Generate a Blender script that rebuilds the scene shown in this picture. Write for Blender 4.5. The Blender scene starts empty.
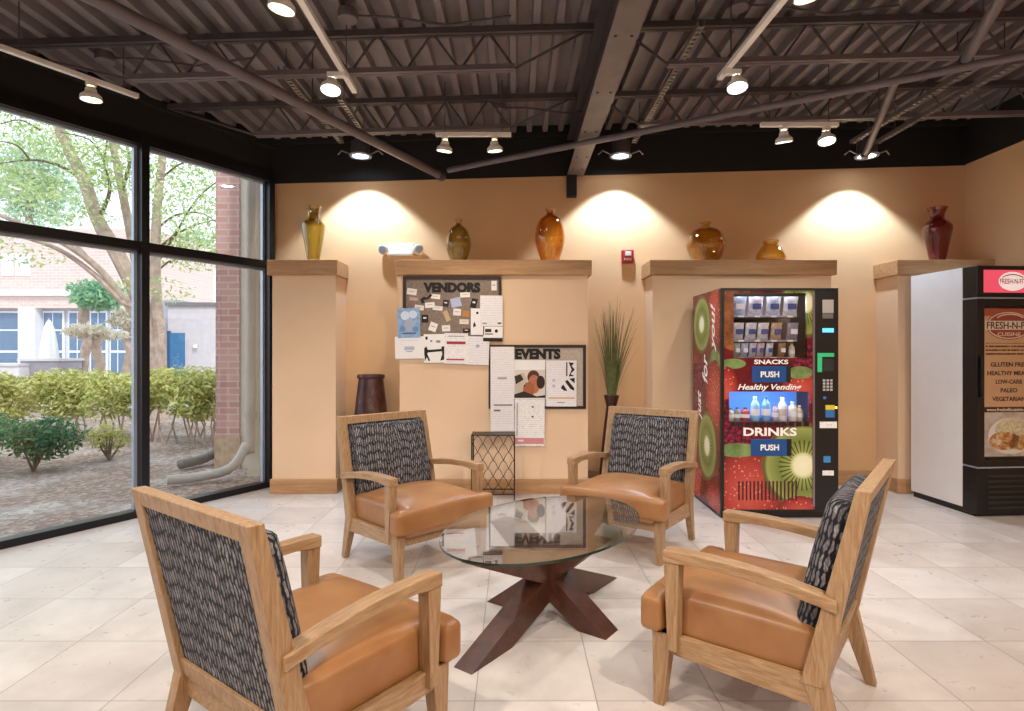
import bpy, bmesh, math, random
from mathutils import Vector, Matrix, Euler

scene = bpy.context.scene
COL = scene.collection
PI = math.pi
random.seed(7)

# ------------------------------------------------------------------ camera, world, lights
EYE = 1.32
FPX = 590.0
VX, VY = 515.0, 351.0
cam_d = bpy.data.cameras.new('camera')
cam = bpy.data.objects.new('camera', cam_d)
COL.objects.link(cam)
cam.location = (0, 0, EYE)
cam.rotation_euler = (PI / 2, 0, 0)
cam_d.sensor_fit = 'HORIZONTAL'
cam_d.sensor_width = 36
cam_d.lens = FPX / 1024 * 36
cam_d.shift_x = -(VX - 512) / 1024
cam_d.shift_y = (VY - 355.5) / 1024
cam_d.clip_start = .05
cam_d.clip_end = 200
scene.camera = cam

scene.view_settings.view_transform = 'Standard'
scene.view_settings.look = 'None'
scene.view_settings.exposure = 0.25
scene.view_settings.gamma = 1.0
scene.view_settings.use_curve_mapping = False

world = bpy.data.worlds.new('sky')
scene.world = world
world.use_nodes = True
wn = world.node_tree.nodes
bg = wn['Background']
bg.inputs['Color'].default_value = (.86, .94, 1.0, 1)
bg.inputs['Strength'].default_value = 1.8


def kelvin(t):
    return {3000: (1.0, .78, .56), 3500: (1.0, .90, .76), 4000: (1.0, .95, .885), 5500: (.93, .97, 1.0)}[t]


def lamp(name, kind, loc, energy, color, aim=None, angle=None, blend=.5, radius=.04):
    d = bpy.data.lights.new(name, kind)
    d.energy = energy
    d.color = color
    if kind in ('SPOT', 'POINT'):
        d.shadow_soft_size = radius
    if kind == 'SPOT':
        d.spot_size = math.radians(angle)
        d.spot_blend = blend
    o = bpy.data.objects.new(name, d)
    COL.objects.link(o)
    o.location = loc
    if aim is not None:
        o.rotation_euler = (Vector(aim) - Vector(loc)).to_track_quat('-Z', 'Y').to_euler()
    return o


sun_d = bpy.data.lights.new('sun', 'SUN')
sun_d.energy = 2.0
sun_d.angle = math.radians(4)
sun_d.color = (1, .96, .9)
sun = bpy.data.objects.new('sun', sun_d)
COL.objects.link(sun)
sun.rotation_euler = Vector((-.45, .55, -.75)).to_track_quat('-Z', 'Y').to_euler()

# unseen fill spots without fixtures, added behind and beside the camera for brightness
for (x, y, e) in ((-1.1, .9, 150), (1.3, .9, 150), (3.3, 1.6, 80), (-2.6, -1.2, 130), (.6, -1.4, 170), (3.2, -1.2, 100), (-3.0, 1.4, 60)):
    lamp('fill_spot_light', 'SPOT', (x, y, 2.86), e, (1, .90, .78), (x * .9, y + .9, 0), 150, .8, .05)

# ------------------------------------------------------------------ helpers


def lin(c):
    if isinstance(c, str):
        c = tuple(int(c[i:i + 2], 16) for i in (0, 2, 4))
    if max(c) > 1:
        c = tuple(v / 255 for v in c)
    return tuple(v / 12.92 if v <= .04045 else ((v + .055) / 1.055) ** 2.4 for v in c[:3]) + (1,)


class NT:
    def __init__(self, m):
        self.t = m.node_tree
        self.n = self.t.nodes
        self.b = self.n['Principled BSDF'] if 'Principled BSDF' in self.n else None

    def node(self, kind, **kw):
        nd = self.n.new(kind)
        for k, v in kw.items():
            setattr(nd, k, v)
        return nd

    def link(self, a, b):
        self.t.links.new(a, b)

    def put(self, sock, v):
        if hasattr(v, 'is_linked') or hasattr(v, 'links'):
            self.link(v, sock)
        else:
            sock.default_value = v

    def math(self, op, a, b=0.0, c=None, clamp=False):
        nd = self.node('ShaderNodeMath', operation=op)
        nd.use_clamp = clamp
        self.put(nd.inputs[0], a)
        self.put(nd.inputs[1], b)
        if c is not None:
            self.put(nd.inputs[2], c)
        return nd.outputs[0]

    def mix(self, f, a, b):
        nd = self.node('ShaderNodeMix', data_type='RGBA')
        self.put(nd.inputs[0], f)
        self.put(nd.inputs[6], a)
        self.put(nd.inputs[7], b)
        return nd.outputs[2]

    def coords(self, scale=(1, 1, 1), rot=(0, 0, 0), loc=(0, 0, 0), world=False):
        if world:
            src = self.node('ShaderNodeNewGeometry').outputs['Position']
        else:
            src = self.node('ShaderNodeTexCoord').outputs['Object']
        mp = self.node('ShaderNodeMapping')
        mp.inputs['Scale'].default_value = scale
        mp.inputs['Rotation'].default_value = rot
        mp.inputs['Location'].default_value = loc
        self.link(src, mp.inputs['Vector'])
        return mp.outputs[0]

    def noise(self, vec, scale=5, detail=3, rough=.5, dist=0):
        nd = self.node('ShaderNodeTexNoise')
        self.link(vec, nd.inputs['Vector'])
        nd.inputs['Scale'].default_value = scale
        nd.inputs['Detail'].default_value = detail
        nd.inputs['Roughness'].default_value = rough
        nd.inputs['Distortion'].default_value = dist
        return nd.outputs[0]

    def ramp(self, f, stops):
        nd = self.node('ShaderNodeValToRGB')
        el = nd.color_ramp.elements
        while len(el) < len(stops):
            el.new(.5)
        for e, (p, c) in zip(el, stops):
            e.position = p
            e.color = c
        self.put(nd.inputs[0], f)
        return nd.outputs[0]

    def bump(self, h, s=.2, d=.01):
        nd = self.node('ShaderNodeBump')
        nd.inputs['Strength'].default_value = s
        nd.inputs['Distance'].default_value = d
        self.link(h, nd.inputs['Height'])
        self.link(nd.outputs[0], self.b.inputs['Normal'])


MATS = {}


def mat(name, color=None, rough=.5, metal=0.0, spec=.5, emit=None, es=0.0, vary=0.06, vscale=6.0, coat=0.0):
    if name in MATS:
        return MATS[name]
    m = bpy.data.materials.new(name)
    m.use_nodes = True
    t = NT(m)
    b = t.b
    b.inputs['Roughness'].default_value = rough
    b.inputs['Metallic'].default_value = metal
    b.inputs['Specular IOR Level'].default_value = spec
    b.inputs['Coat Weight'].default_value = coat
    if color is not None:
        c = lin(color)
        if vary:
            f = t.noise(t.coords(), vscale, 3)
            lo = tuple(v * (1 - vary) for v in c[:3]) + (1,)
            hi = tuple(min(1, v * (1 + vary)) for v in c[:3]) + (1,)
            t.link(t.ramp(f, [(.3, lo), (.7, hi)]), b.inputs['Base Color'])
        else:
            b.inputs['Base Color'].default_value = c
    if emit is not None:
        b.inputs['Emission Color'].default_value = lin(emit)
        b.inputs['Emission Strength'].default_value = es
    MATS[name] = m
    return m


def wood(name, c1, c2, scale=(3, 30, 30), rough=.45, nscale=2.0):
    m = mat(name, None, rough)
    t = NT(m)
    v = t.coords(scale)
    f = t.noise(v, nscale, 5, .6, .6)
    big = t.noise(t.coords((1, 1, 1)), 3.5, 2)
    a = t.ramp(f, [(.3, lin(c1)), (.72, lin(c2))])
    o = t.mix(t.math('MULTIPLY', big, .35), a, lin(c1))
    t.link(o, t.b.inputs['Base Color'])
    t.bump(f, .12, .004)
    return m


class MB:
    """collects shapes for one mesh"""

    def __init__(self):
        self.v = []
        self.f = []

    def add(self, vs, fs, M=None):
        n = len(self.v)
        for p in vs:
            p = Vector(p)
            if M is not None:
                p = M @ p
            self.v.append(tuple(p))
        self.f += [tuple(i + n for i in f) for f in fs]
        return self

    def box(self, x0, y0, z0, x1, y1, z1, M=None):
        vs = [(x0, y0, z0), (x1, y0, z0), (x1, y1, z0), (x0, y1, z0), (x0, y0, z1), (x1, y0, z1), (x1, y1, z1), (x0, y1, z1)]
        fs = [(3, 2, 1, 0), (4, 5, 6, 7), (0, 1, 5, 4), (1, 2, 6, 5), (2, 3, 7, 6), (3, 0, 4, 7)]
        return self.add(vs, fs, M)

    def prism(self, pts, a, b, axis='y', M=None):
        """polygon pts (u,v) extruded along axis from a to b. y: (u,z) x: (y,z) z: (x,y)"""
        def P(u, v, w):
            return {'y': (u, w, v), 'x': (w, u, v), 'z': (u, v, w)}[axis]
        n = len(pts)
        vs = [P(u, v, a) for u, v in pts] + [P(u, v, b) for u, v in pts]
        fs = [tuple(range(n)), tuple(range(2 * n - 1, n - 1, -1))]
        fs += [(i, i + n, (i + 1) % n + n, (i + 1) % n) for i in range(n)]
        return self.add(vs, fs, M)

    def hexa(self, q0, q1):
        """two quads joined"""
        vs = list(q0) + list(q1)
        fs = [(3, 2, 1, 0), (4, 5, 6, 7), (0, 1, 5, 4), (1, 2, 6, 5), (2, 3, 7, 6), (3, 0, 4, 7)]
        return self.add(vs, fs)

    def tube(self, pts, r, n=10, cap=True):
        pts = [Vector(p) for p in pts]
        rs = r if isinstance(r, (list, tuple)) else [r] * len(pts)
        base = len(self.v)
        up = None
        for i, p in enumerate(pts):
            d = (pts[min(i + 1, len(pts) - 1)] - pts[max(i - 1, 0)]).normalized()
            if up is None:
                up = d.orthogonal().normalized()
            else:
                up = (up - d * up.dot(d)).normalized()
            s = d.cross(up)
            for k in range(n):
                a = 2 * PI * k / n
                self.v.append(tuple(p + (up * math.cos(a) + s * math.sin(a)) * rs[i]))
        for i in range(len(pts) - 1):
            for k in range(n):
                a = base + i * n + k
                b = base + i * n + (k + 1) % n
                self.f.append((a, b, b + n, a + n))
        if cap:
            self.f.append(tuple(base + k for k in range(n))[::-1])
            e = base + (len(pts) - 1) * n
            self.f.append(tuple(e + k for k in range(n)))
        return self

    def lathe(self, prof, c=(0, 0, 0), n=32, closed=False, M=None):
        vs = []
        for (r, z) in prof:
            for k in range(n):
                a = 2 * PI * k / n
                vs.append((c[0] + r * math.cos(a), c[1] + r * math.sin(a), c[2] + z))
        fs = []
        for i in range(len(prof) - 1):
            for k in range(n):
                a = i * n + k
                b = i * n + (k + 1) % n
                fs.append((a, b, b + n, a + n))
        if not closed:
            fs.append(tuple(range(n))[::-1])
            e = (len(prof) - 1) * n
            fs.append(tuple(e + k for k in range(n)))
        return self.add(vs, fs, M)

    def rbox(self, x0, y0, z0, x1, y1, z1, r=.02, n=10, crown=0.0, M=None, front=0.0):
        """rounded box with a puffed top (crown)"""
        c = Vector(((x0 + x1) / 2, (y0 + y1) / 2, (z0 + z1) / 2))
        h = Vector(((x1 - x0) / 2, (y1 - y0) / 2, (z1 - z0) / 2))
        idx = {}
        vs = []
        fs = []

        def vid(i, j, k):
            if (i, j, k) in idx:
                return idx[(i, j, k)]

            def co(t, hh):
                # denser samples by the rounded edge
                s = 2 * t / n - 1
                if abs(s) >= .999:
                    return math.copysign(hh, s)
                g = math.copysign(abs(s) ** .7, s) if s else 0
                return g * hh
            p = Vector((co(i, h.x), co(j, h.y), co(k, h.z)))
            q = Vector((max(-h.x + r, min(h.x - r, p.x)), max(-h.y + r, min(h.y - r, p.y)), max(-h.z + r, min(h.z - r, p.z))))
            d = p - q
            if d.length > 1e-9:
                p = q + d.normalized() * min(r, d.length * 1.0 if d.length < r else r)
            fx = 1 - abs(p.x / h.x) ** 3
            fy = 1 - abs(p.y / h.y) ** 3
            fz = 1 - abs(p.z / h.z) ** 2
            if p.z > 0:
                p.z += crown * fx * fy * (p.z / h.z)
            if front:
                p.y += math.copysign(front, p.y) * fz * fx if abs(p.y) > h.y * .8 else 0
            idx[(i, j, k)] = len(vs)
            vs.append(c + p)
            return idx[(i, j, k)]
        for a in range(n):
            for b in range(n):
                fs.append((vid(a, b, 0), vid(a, b + 1, 0), vid(a + 1, b + 1, 0), vid(a + 1, b, 0)))
                fs.append((vid(a, b, n), vid(a + 1, b, n), vid(a + 1, b + 1, n), vid(a, b + 1, n)))
                fs.append((vid(a, 0, b), vid(a + 1, 0, b), vid(a + 1, 0, b + 1), vid(a, 0, b + 1)))
                fs.append((vid(a, n, b), vid(a, n, b + 1), vid(a + 1, n, b + 1), vid(a + 1, n, b)))
                fs.append((vid(0, a, b), vid(0, a, b + 1), vid(0, a + 1, b + 1), vid(0, a + 1, b)))
                fs.append((vid(n, a, b), vid(n, a + 1, b), vid(n, a + 1, b + 1), vid(n, a, b + 1)))
        return self.add(vs, fs, M)


def tag(o, label=None, cat=None, group=None, kind=None):
    if label:
        o['label'] = label
    if cat:
        o['category'] = cat
    if group:
        o['group'] = group
    if kind:
        o['kind'] = kind
    return o


def link(name, mb, m, parent=None, smooth=False, bevel=0.0, origin=None, rot=None, local=False):
    """one mesh object; vertices are given in room coordinates unless local"""
    me = bpy.data.meshes.new(name)
    vs = mb.v
    if local:
        off = Vector((0, 0, 0))
    elif parent is not None:
        p = parent
        off = Vector((0, 0, 0))
        while p is not None:
            off += Vector(p.location)
            p = p.parent
    else:
        if origin is None:
            xs = [v[0] for v in vs]
            ys = [v[1] for v in vs]
            zs = [v[2] for v in vs]
            origin = ((min(xs) + max(xs)) / 2, (min(ys) + max(ys)) / 2, min(zs))
        off = Vector(origin)
    me.from_pydata([tuple(Vector(v) - off) for v in vs], [], mb.f)
    me.update()
    bm = bmesh.new()
    bm.from_mesh(me)
    bmesh.ops.recalc_face_normals(bm, faces=bm.faces)
    bm.to_mesh(me)
    bm.free()
    if smooth:
        for p in me.polygons:
            p.use_smooth = True
        if smooth == 'auto':
            me.set_sharp_from_angle(angle=math.radians(35))
    if m is not None:
        me.materials.append(m)
    o = bpy.data.objects.new(name, me)
    COL.objects.link(o)
    if parent is not None:
        o.parent = parent
    elif not local:
        o.location = off
    if bevel:
        md = o.modifiers.new('bevel', 'BEVEL')
        md.width = bevel
        md.segments = 2
        md.limit_method = 'ANGLE'
        md.angle_limit = math.radians(40)
    return o


def thing(name, loc, label, cat, group=None, rz=0.0):
    o = bpy.data.objects.new(name, None)
    COL.objects.link(o)
    o.empty_display_size = .1
    o.location = loc
    o.rotation_euler = (0, 0, rz)
    tag(o, label, cat, group)
    return o


def struct(name, mb, m, **kw):
    return tag(link(name, mb, m, **kw), kind='structure')


def copy_tree(o, parent=None):
    c = o.copy()
    COL.objects.link(c)
    c.parent = parent
    for ch in list(o.children):
        copy_tree(ch, c)
    return c


def text_mb(s, x, y, z, w, h, depth=.002, offset=0.0, shear=0.0, face='front', M=None):
    """letters filling the box w by h centred on (x,z), standing out from plane y towards -y"""
    cu = bpy.data.curves.new('letters', 'FONT')
    cu.body = s
    cu.size = 1
    cu.extrude = .02
    cu.offset = offset
    cu.shear = shear
    cu.resolution_u = 3
    cu.align_x = 'CENTER'
    o = bpy.data.objects.new('letters', cu)
    me = bpy.data.meshes.new_from_object(o)
    vs = [v.co.copy() for v in me.vertices]
    fs = [tuple(p.vertices) for p in me.polygons]
    bpy.data.objects.remove(o)
    bpy.data.curves.remove(cu)
    bpy.data.meshes.remove(me)
    x0 = min(v.x for v in vs)
    x1 = max(v.x for v in vs)
    y0 = min(v.y for v in vs)
    y1 = max(v.y for v in vs)
    mb = MB()
    out = []
    for v in vs:
        u = ((v.x - x0) / (x1 - x0) - .5) * w
        t = ((v.y - y0) / (y1 - y0) - .5) * h
        d = (v.z / .02 * .5 + .5) * depth
        if face == 'front':
            out.append((x + u, y - d, z + t))
        elif face == 'left_up':        # on a side that faces -x, reading upwards; x is the plane, y the centre
            out.append((x - d, y + t, z + u))
        elif face == 'left_down':
            out.append((x - d, y - u, z + t))
    mb.add(out, fs, M)
    return mb


def at(px, py, Y):
    return Vector(((px - VX) * Y / FPX, Y, EYE - (py - VY) * Y / FPX))


# ------------------------------------------------------------------ materials
M_wall = mat('warm_tan_paint', 'dbb082', .75, vary=.04, vscale=2)
M_panel = mat('peach_paint', 'e6c5a4', .7, vary=.03, vscale=2)
M_black = mat('black_ceiling_paint', '141211', .7)
M_deck = mat('dark_deck_paint', '7a7070', .55, vary=.15, vscale=3)
M_joist = mat('charcoal_steel_paint', '4c4446', .5, vary=.12)
M_beam = mat('grey_brown_steel_paint', '6a5f5b', .5, vary=.15)
M_pipe = mat('grey_pipe_paint', '6b6163', .45, vary=.1)
M_strut = mat('galvanised_strut', '8d8580', .4, .5, vary=.15)
M_white = mat('white_enamel', 'f1ece4', .35)
M_frame = mat('dark_bronze_aluminium', '17161a', .35, .3)
M_silver = mat('pale_aluminium', 'aab4c4', .35, .4)
M_lens = mat('lit_lamp_lens', 'ffffff', .4, emit='fff6e6', es=14.0, vary=0)
M_lens_cool = mat('lit_cool_lamp_lens', 'ffffff', .4, emit='e6f2ff', es=18.0, vary=0)
M_lens_warm = mat('lit_warm_lamp_lens', 'ffffff', .4, emit='ffdfa8', es=12.0, vary=0)
M_oak = wood('honey_oak', '8a6340', 'b79873', (45, 5, 45))
M_oakv = wood('honey_oak_upright', '8a6340', 'b79873', (45, 45, 5))
M_oakx = wood('honey_oak_crosswise', '8a6340', 'b79873', (5, 45, 45))
M_cap = wood('pale_oak_trim', 'a67a4e', 'caa078', (1.2, 14, 14))
M_walnut = wood('dark_walnut', '3a1f16', '5f3727', (8, 8, 8), .3)
M_blackplastic = mat('black_plastic', '121013', .35)
M_paper = mat('white_paper', 'f3efee', .8, vary=.02)
M_ink = mat('black_ink', '0b0a0b', .6)
M_wire = mat('dark_bronze_wire', '3a2f26', .45, .6)


def glass_mat(name, tint, rough=0.0, fac_scale=1.0, edge=0.0):
    """thin clear pane: light goes straight through, the surface mirrors by angle"""
    m = bpy.data.materials.new(name)
    m.use_nodes = True
    n = m.node_tree.nodes
    n.remove(n['Principled BSDF'])
    out = n['Material Output']
    tr = n.new('ShaderNodeBsdfTransparent')
    tr.inputs[0].default_value = tint
    gl = n.new('ShaderNodeBsdfGlossy')
    gl.inputs['Roughness'].default_value = rough
    lw = n.new('ShaderNodeLayerWeight')
    lw.inputs['Blend'].default_value = .5
    pw = n.new('ShaderNodeMath')
    pw.operation = 'POWER'
    pw.inputs[1].default_value = 4.0
    fr = n.new('ShaderNodeMath')
    fr.operation = 'MULTIPLY_ADD'
    fr.inputs[1].default_value = .92
    fr.inputs[2].default_value = .045
    mx = n.new('ShaderNodeMixShader')
    mu = n.new('ShaderNodeMath')
    mu.operation = 'MULTIPLY'
    mu.use_clamp = True
    mu.inputs[1].default_value = fac_scale
    L = m.node_tree.links.new
    L(lw.outputs['Facing'], pw.inputs[0])
    L(pw.outputs[0], fr.inputs[0])
    L(fr.outputs[0], mu.inputs[0])
    L(mu.outputs[0], mx.inputs[0])
    if edge:        # the wall of a vessel is looked through lengthwise at its outline
        em = n.new('ShaderNodeMix')
        em.data_type = 'RGBA'
        em.inputs[6].default_value = tint
        em.inputs[7].default_value = tuple(v ** edge for v in tint[:3]) + (1,)
        L(lw.outputs['Facing'], em.inputs[0])
        L(em.outputs[2], tr.inputs[0])
    L(tr.outputs[0], mx.inputs[1])
    L(gl.outputs[0], mx.inputs[2])
    L(mx.outputs[0], out.inputs[0])
    return m


M_pane = glass_mat('window_glass', (.95, .98, 1, 1), fac_scale=1.0)
M_tabletop = glass_mat('table_glass', (.96, .98, .97, 1), fac_scale=1.5)
M_mglass = glass_mat('machine_glass', (.96, .97, 1, 1), fac_scale=.8)


def solid_glass(name, color, rough=.02, trans=1.0):
    m = mat(name, None, rough)
    t = NT(m)
    f = t.noise(t.coords(), 9, 3)
    c = lin(color)
    d = tuple(v * .75 for v in c[:3]) + (1,)
    t.link(t.ramp(f, [(.35, d), (.65, c)]), t.b.inputs['Base Color'])
    t.b.inputs['Transmission Weight'].default_value = trans
    t.b.inputs['IOR'].default_value = 1.3
    return m


def tile_mat():
    m = mat('travertine_floor_tile', None, .28)
    t = NT(m)
    S = .4585
    pos = t.node('ShaderNodeNewGeometry').outputs['Position']
    sp = t.node('ShaderNodeSeparateXYZ')
    t.link(pos, sp.inputs[0])
    ux = t.math('DIVIDE', t.math('ADD', sp.outputs[0], 1.985 + 20 * S), S)
    uy = t.math('DIVIDE', t.math('ADD', sp.outputs[1], -3.143 + 20 * S), S)
    fx = t.math('FRACT', ux)
    fy = t.math('FRACT', uy)
    ex = t.math('MINIMUM', fx, t.math('SUBTRACT', 1.0, fx))
    ey = t.math('MINIMUM', fy, t.math('SUBTRACT', 1.0, fy))
    e = t.math('MINIMUM', ex, ey)
    grout = t.math('LESS_THAN', e, .0055)
    cell = t.node('ShaderNodeCombineXYZ')
    t.link(t.math('FLOOR', ux), cell.inputs[0])
    t.link(t.math('FLOOR', uy), cell.inputs[1])
    wnz = t.node('ShaderNodeTexWhiteNoise', noise_dimensions='2D')
    t.link(cell.outputs[0], wnz.inputs['Vector'])
    # offset the clouding tile by tile
    va = t.node('ShaderNodeVectorMath', operation='ADD')
    sc = t.node('ShaderNodeVectorMath', operation='SCALE')
    t.link(wnz.outputs['Color'], sc.inputs[0])
    sc.inputs[3].default_value = 9
    t.link(pos, va.inputs[0])
    t.link(sc.outputs[0], va.inputs[1])
    n1 = t.noise(va.outputs[0], 2.6, 6, .62, .4)
    n2 = t.noise(va.outputs[0], 14, 4, .6)
    a = t.ramp(n1, [(.28, lin('b9afab')), (.5, lin('d2c8c2')), (.72, lin('e0d8d3'))])
    b = t.mix(t.math('MULTIPLY', n2, .25), a, lin('c3b4ac'))
    c = t.mix(t.math('MULTIPLY', wnz.outputs['Value'], .4), b, lin('b5a59c'))
    d = t.mix(t.math('MULTIPLY', grout, .8), c, lin('8f8480'))
    t.link(d, t.b.inputs['Base Color'])
    t.link(t.math('ADD', t.math('MULTIPLY', n2, .22), .2), t.b.inputs['Roughness'])
    return m


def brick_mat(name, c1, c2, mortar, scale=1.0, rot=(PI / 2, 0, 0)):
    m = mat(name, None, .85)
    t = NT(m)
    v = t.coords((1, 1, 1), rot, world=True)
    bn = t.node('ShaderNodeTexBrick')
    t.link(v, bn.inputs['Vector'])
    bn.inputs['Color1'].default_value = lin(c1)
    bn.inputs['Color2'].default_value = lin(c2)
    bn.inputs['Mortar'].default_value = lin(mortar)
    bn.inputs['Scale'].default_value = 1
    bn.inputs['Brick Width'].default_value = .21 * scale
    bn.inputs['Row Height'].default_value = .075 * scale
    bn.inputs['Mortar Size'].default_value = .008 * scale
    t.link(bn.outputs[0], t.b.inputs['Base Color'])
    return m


def ground_mat():
    m = mat('mulch_and_pale_gravel', None, .95)
    t = NT(m)
    v = t.coords(world=True)
    vo = t.node('ShaderNodeTexVoronoi')
    t.link(v, vo.inputs['Vector'])
    vo.inputs['Scale'].default_value = 26
    n = t.noise(v, 1.3, 4)
    flecks = t.ramp(vo.outputs['Color'], [(.35, lin('7c6558')), (.55, lin('8d7669')), (.9, lin('ab9a8e'))])
    pale = t.ramp(vo.outputs['Color'], [(.2, lin('a0948c')), (.8, lin('c6beb8'))])
    t.link(t.mix(t.ramp(n, [(.46, (0, 0, 0, 1)), (.7, (.7, .7, .7, 1))]), flecks, pale), t.b.inputs['Base Color'])
    t.bump(vo.outputs['Distance'], .6, .03)
    return m


def fabric_mat():
    """black ground with staggered upright lens-shaped dashes"""
    m = mat('dark_dashed_fabric', None, .85)
    t = NT(m)
    tc = t.coords((1, 1, 1))
    sp = t.node('ShaderNodeSeparateXYZ')
    t.link(tc, sp.inputs[0])
    wob = t.noise(tc, 26, 2)
    w = t.math('MULTIPLY', t.math('SUBTRACT', wob, .5), .022)
    u = t.math('DIVIDE', t.math('ADD', t.math('ADD', t.math('SUBTRACT', sp.outputs[0], t.math('MULTIPLY', t.math('MULTIPLY', t.math('SIGN', sp.outputs[0]), t.math('ADD', t.math('ADD', sp.outputs[1], t.math('MULTIPLY', sp.outputs[2], .232)), .045)), .9)), 2.0), w), .0175)
    col = t.math('FLOOR', u)
    cn = t.node('ShaderNodeTexWhiteNoise', noise_dimensions='1D')
    t.link(col, cn.inputs['W'])
    fu = t.math('SUBTRACT', t.math('FRACT', u), .5)
    v = t.math('ADD', t.math('DIVIDE', t.math('ADD', sp.outputs[2], t.math('MULTIPLY', w, 1.2)), .056), t.math('MULTIPLY', cn.outputs['Value'], .55))
    row = t.math('FLOOR', v)
    fv = t.math('SUBTRACT', t.math('FRACT', v), .5)
    a = t.math('DIVIDE', fu, .41)
    b = t.math('DIVIDE', fv, .56)
    r = t.math('ADD', t.math('MULTIPLY', a, a), t.math('MULTIPLY', b, b))
    dash = t.ramp(r, [(.45, (1, 1, 1, 1)), (.85, (0, 0, 0, 1))])
    cv = t.node('ShaderNodeCombineXYZ')
    t.link(col, cv.inputs[0])
    t.link(row, cv.inputs[1])
    wnz = t.node('ShaderNodeTexWhiteNoise', noise_dimensions='2D')
    t.link(cv.outputs[0], wnz.inputs['Vector'])
    st = t.noise(t.coords((1, 1, .2)), 260, 2)
    tone = t.mix(wnz.outputs['Value'], lin('6c666a'), lin('9d9796'))
    tone = t.mix(t.ramp(st, [(.4, (.7, .7, .7, 1)), (.6, (0, 0, 0, 1))]), tone, lin('35323a'))
    o = t.mix(dash, lin('0b0b14'), tone)
    t.link(o, t.b.inputs['Base Color'])
    t.bump(dash, .15, .002)
    return m


def leather_mat():
    m = mat('caramel_leather', None, .36)
    t = NT(m)
    v = t.coords()
    n = t.noise(v, 5, 3)
    f = t.noise(v, 160, 2)
    t.link(t.ramp(n, [(.3, lin('8f5e35')), (.7, lin('a4754a'))]), t.b.inputs['Base Color'])
    t.bump(f, .06, .002)
    return m


M_tile = tile_mat()
M_ground = ground_mat()
M_fabric = fabric_mat()
M_leather = leather_mat()
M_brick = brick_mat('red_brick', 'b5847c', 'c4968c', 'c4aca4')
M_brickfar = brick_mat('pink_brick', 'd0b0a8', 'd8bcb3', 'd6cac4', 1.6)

# ------------------------------------------------------------------ room shell
YB = 5.80            # back wall
XR = 4.42            # right wall
XC = -2.38           # corner of back wall and window wall
YR = -3.0            # wall behind the camera
TAN = math.tan(math.radians(30))


def wx(y):           # x of the window wall at depth y
    return XC - (YB - y) * TAN


def deck_z(x):
    return 3.375 + .028 * (x + 2.4)


def paint_z(x):
    return 2.96 + .0277 * (x - XC)


XL = wx(YR)
fl = MB().prism([(XL, YR), (XR, YR), (XR, YB), (XC, YB)], -.12, 0, 'z')
struct('floor', fl, M_tile, origin=(0, 0, 0))

bw = MB().prism([(XC - .1, -.1), (XR + .15, -.1), (XR + .15, paint_z(XR)), (XC - .1, paint_z(XC))], YB, YB + .15, 'y')
struct('wall_back', bw, M_wall, origin=(0, YB, 0))
bk = MB().prism([(XC - .1, paint_z(XC)), (XR + .15, paint_z(XR)), (XR + .15, 3.75), (XC - .1, 3.55)], YB - .012, YB + .15, 'y')
struct('trim_1', bk, M_black, origin=(0, YB, 3))
rw = MB().box(XR, YR, -.1, XR + .15, YB, paint_z(XR))
struct('wall_right', rw, M_wall)
rk = MB().box(XR - .012, YR, paint_z(XR), XR + .15, YB - .012, 3.75)
struct('trim_2', rk, M_black)
rear = MB().prism([(XL, -.1), (XR, -.1), (XR, 3.75), (XL, 3.4)], YR - .15, YR, 'y')
struct('wall_rear', rear, M_wall)

# window wall, built in its own frame: s runs from the corner towards the camera
WM = Matrix.Translation((XC, YB, 0)) @ Matrix.Rotation(math.radians(-120), 4, 'Z')
# local +x = along the wall towards the camera, local +y = room side ( right of travel reversed )
test = (WM @ Vector((0, 1, 0))) - (WM @ Vector((0, 0, 0)))
SIDE = 1 if test.x > 0 else -1
LEN = (YB - YR) / math.cos(math.radians(30))


def wbox(mb, s0, s1, d0, d1, z0, z1):
    """d: distance into the room (positive) or outside (negative)"""
    a, b = sorted((d0 * SIDE, d1 * SIDE))
    return mb.box(s0, a, z0, s1, b, z1, WM)


struct('wall_left', wbox(MB(), -.1, LEN, -.12, .0, 3.055, 3.5), M_black, origin=tuple(WM @ Vector((1, 0, 3.05))))
struct('trim_3', wbox(MB(), .0, LEN, -.05, .035, 3.015, 3.055), M_frame, origin=tuple(WM @ Vector((1, 0, 3.02))))
mull = [.045, 1.225, 2.75, 4.3, 5.85, 7.4, 8.95]
for i in range(len(mull) - 1):
    root = bpy.data.objects.new('window_%d' % (i + 1), None)
    COL.objects.link(root)
    root.location = WM @ Vector(((mull[i] + mull[i + 1]) / 2, 0, 0))
    tag(root, kind='structure')
    s0, s1 = mull[i], mull[i + 1]
    f = MB()
    hw = .03
    wbox(f, s0 - hw, s0 + hw, -.07, .05, 0, 3.015)
    if i == len(mull) - 2:
        wbox(f, s1 - hw, s1 + hw, -.07, .05, 0, 3.015)
    wbox(f, s0 + hw, s1 - hw, -.06, .045, 0.0, .055)
    wbox(f, s0 + hw, s1 - hw, -.06, .045, 2.965, 3.015)
    wbox(f, s0 + hw, s1 - hw, -.06, .045, 2.12, 2.19)
    link('window_frame', f, M_frame, root)
    e = MB()
    for (z0, z1) in ((.055, 2.12), (2.19, 2.965)):
        wbox(e, s0 + hw, s0 + hw + .025, -.055, -.02, z0, z1)
        wbox(e, s1 - hw - .025, s1 - hw, -.055, -.02, z0, z1)
        wbox(e, s0 + hw + .025, s1 - hw - .025, -.055, -.02, z1 - .02, z1)
    link('glazing_bead', e, M_silver, root)
    for (z0, z1) in ((.06, 2.115), (2.195, 2.96)):
        g = MB()
        wbox(g, s0 + hw + .02, s1 - hw - .02, -.034, -.03, z0, z1)
        link('glass_pane', g, M_pane, root)

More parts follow.
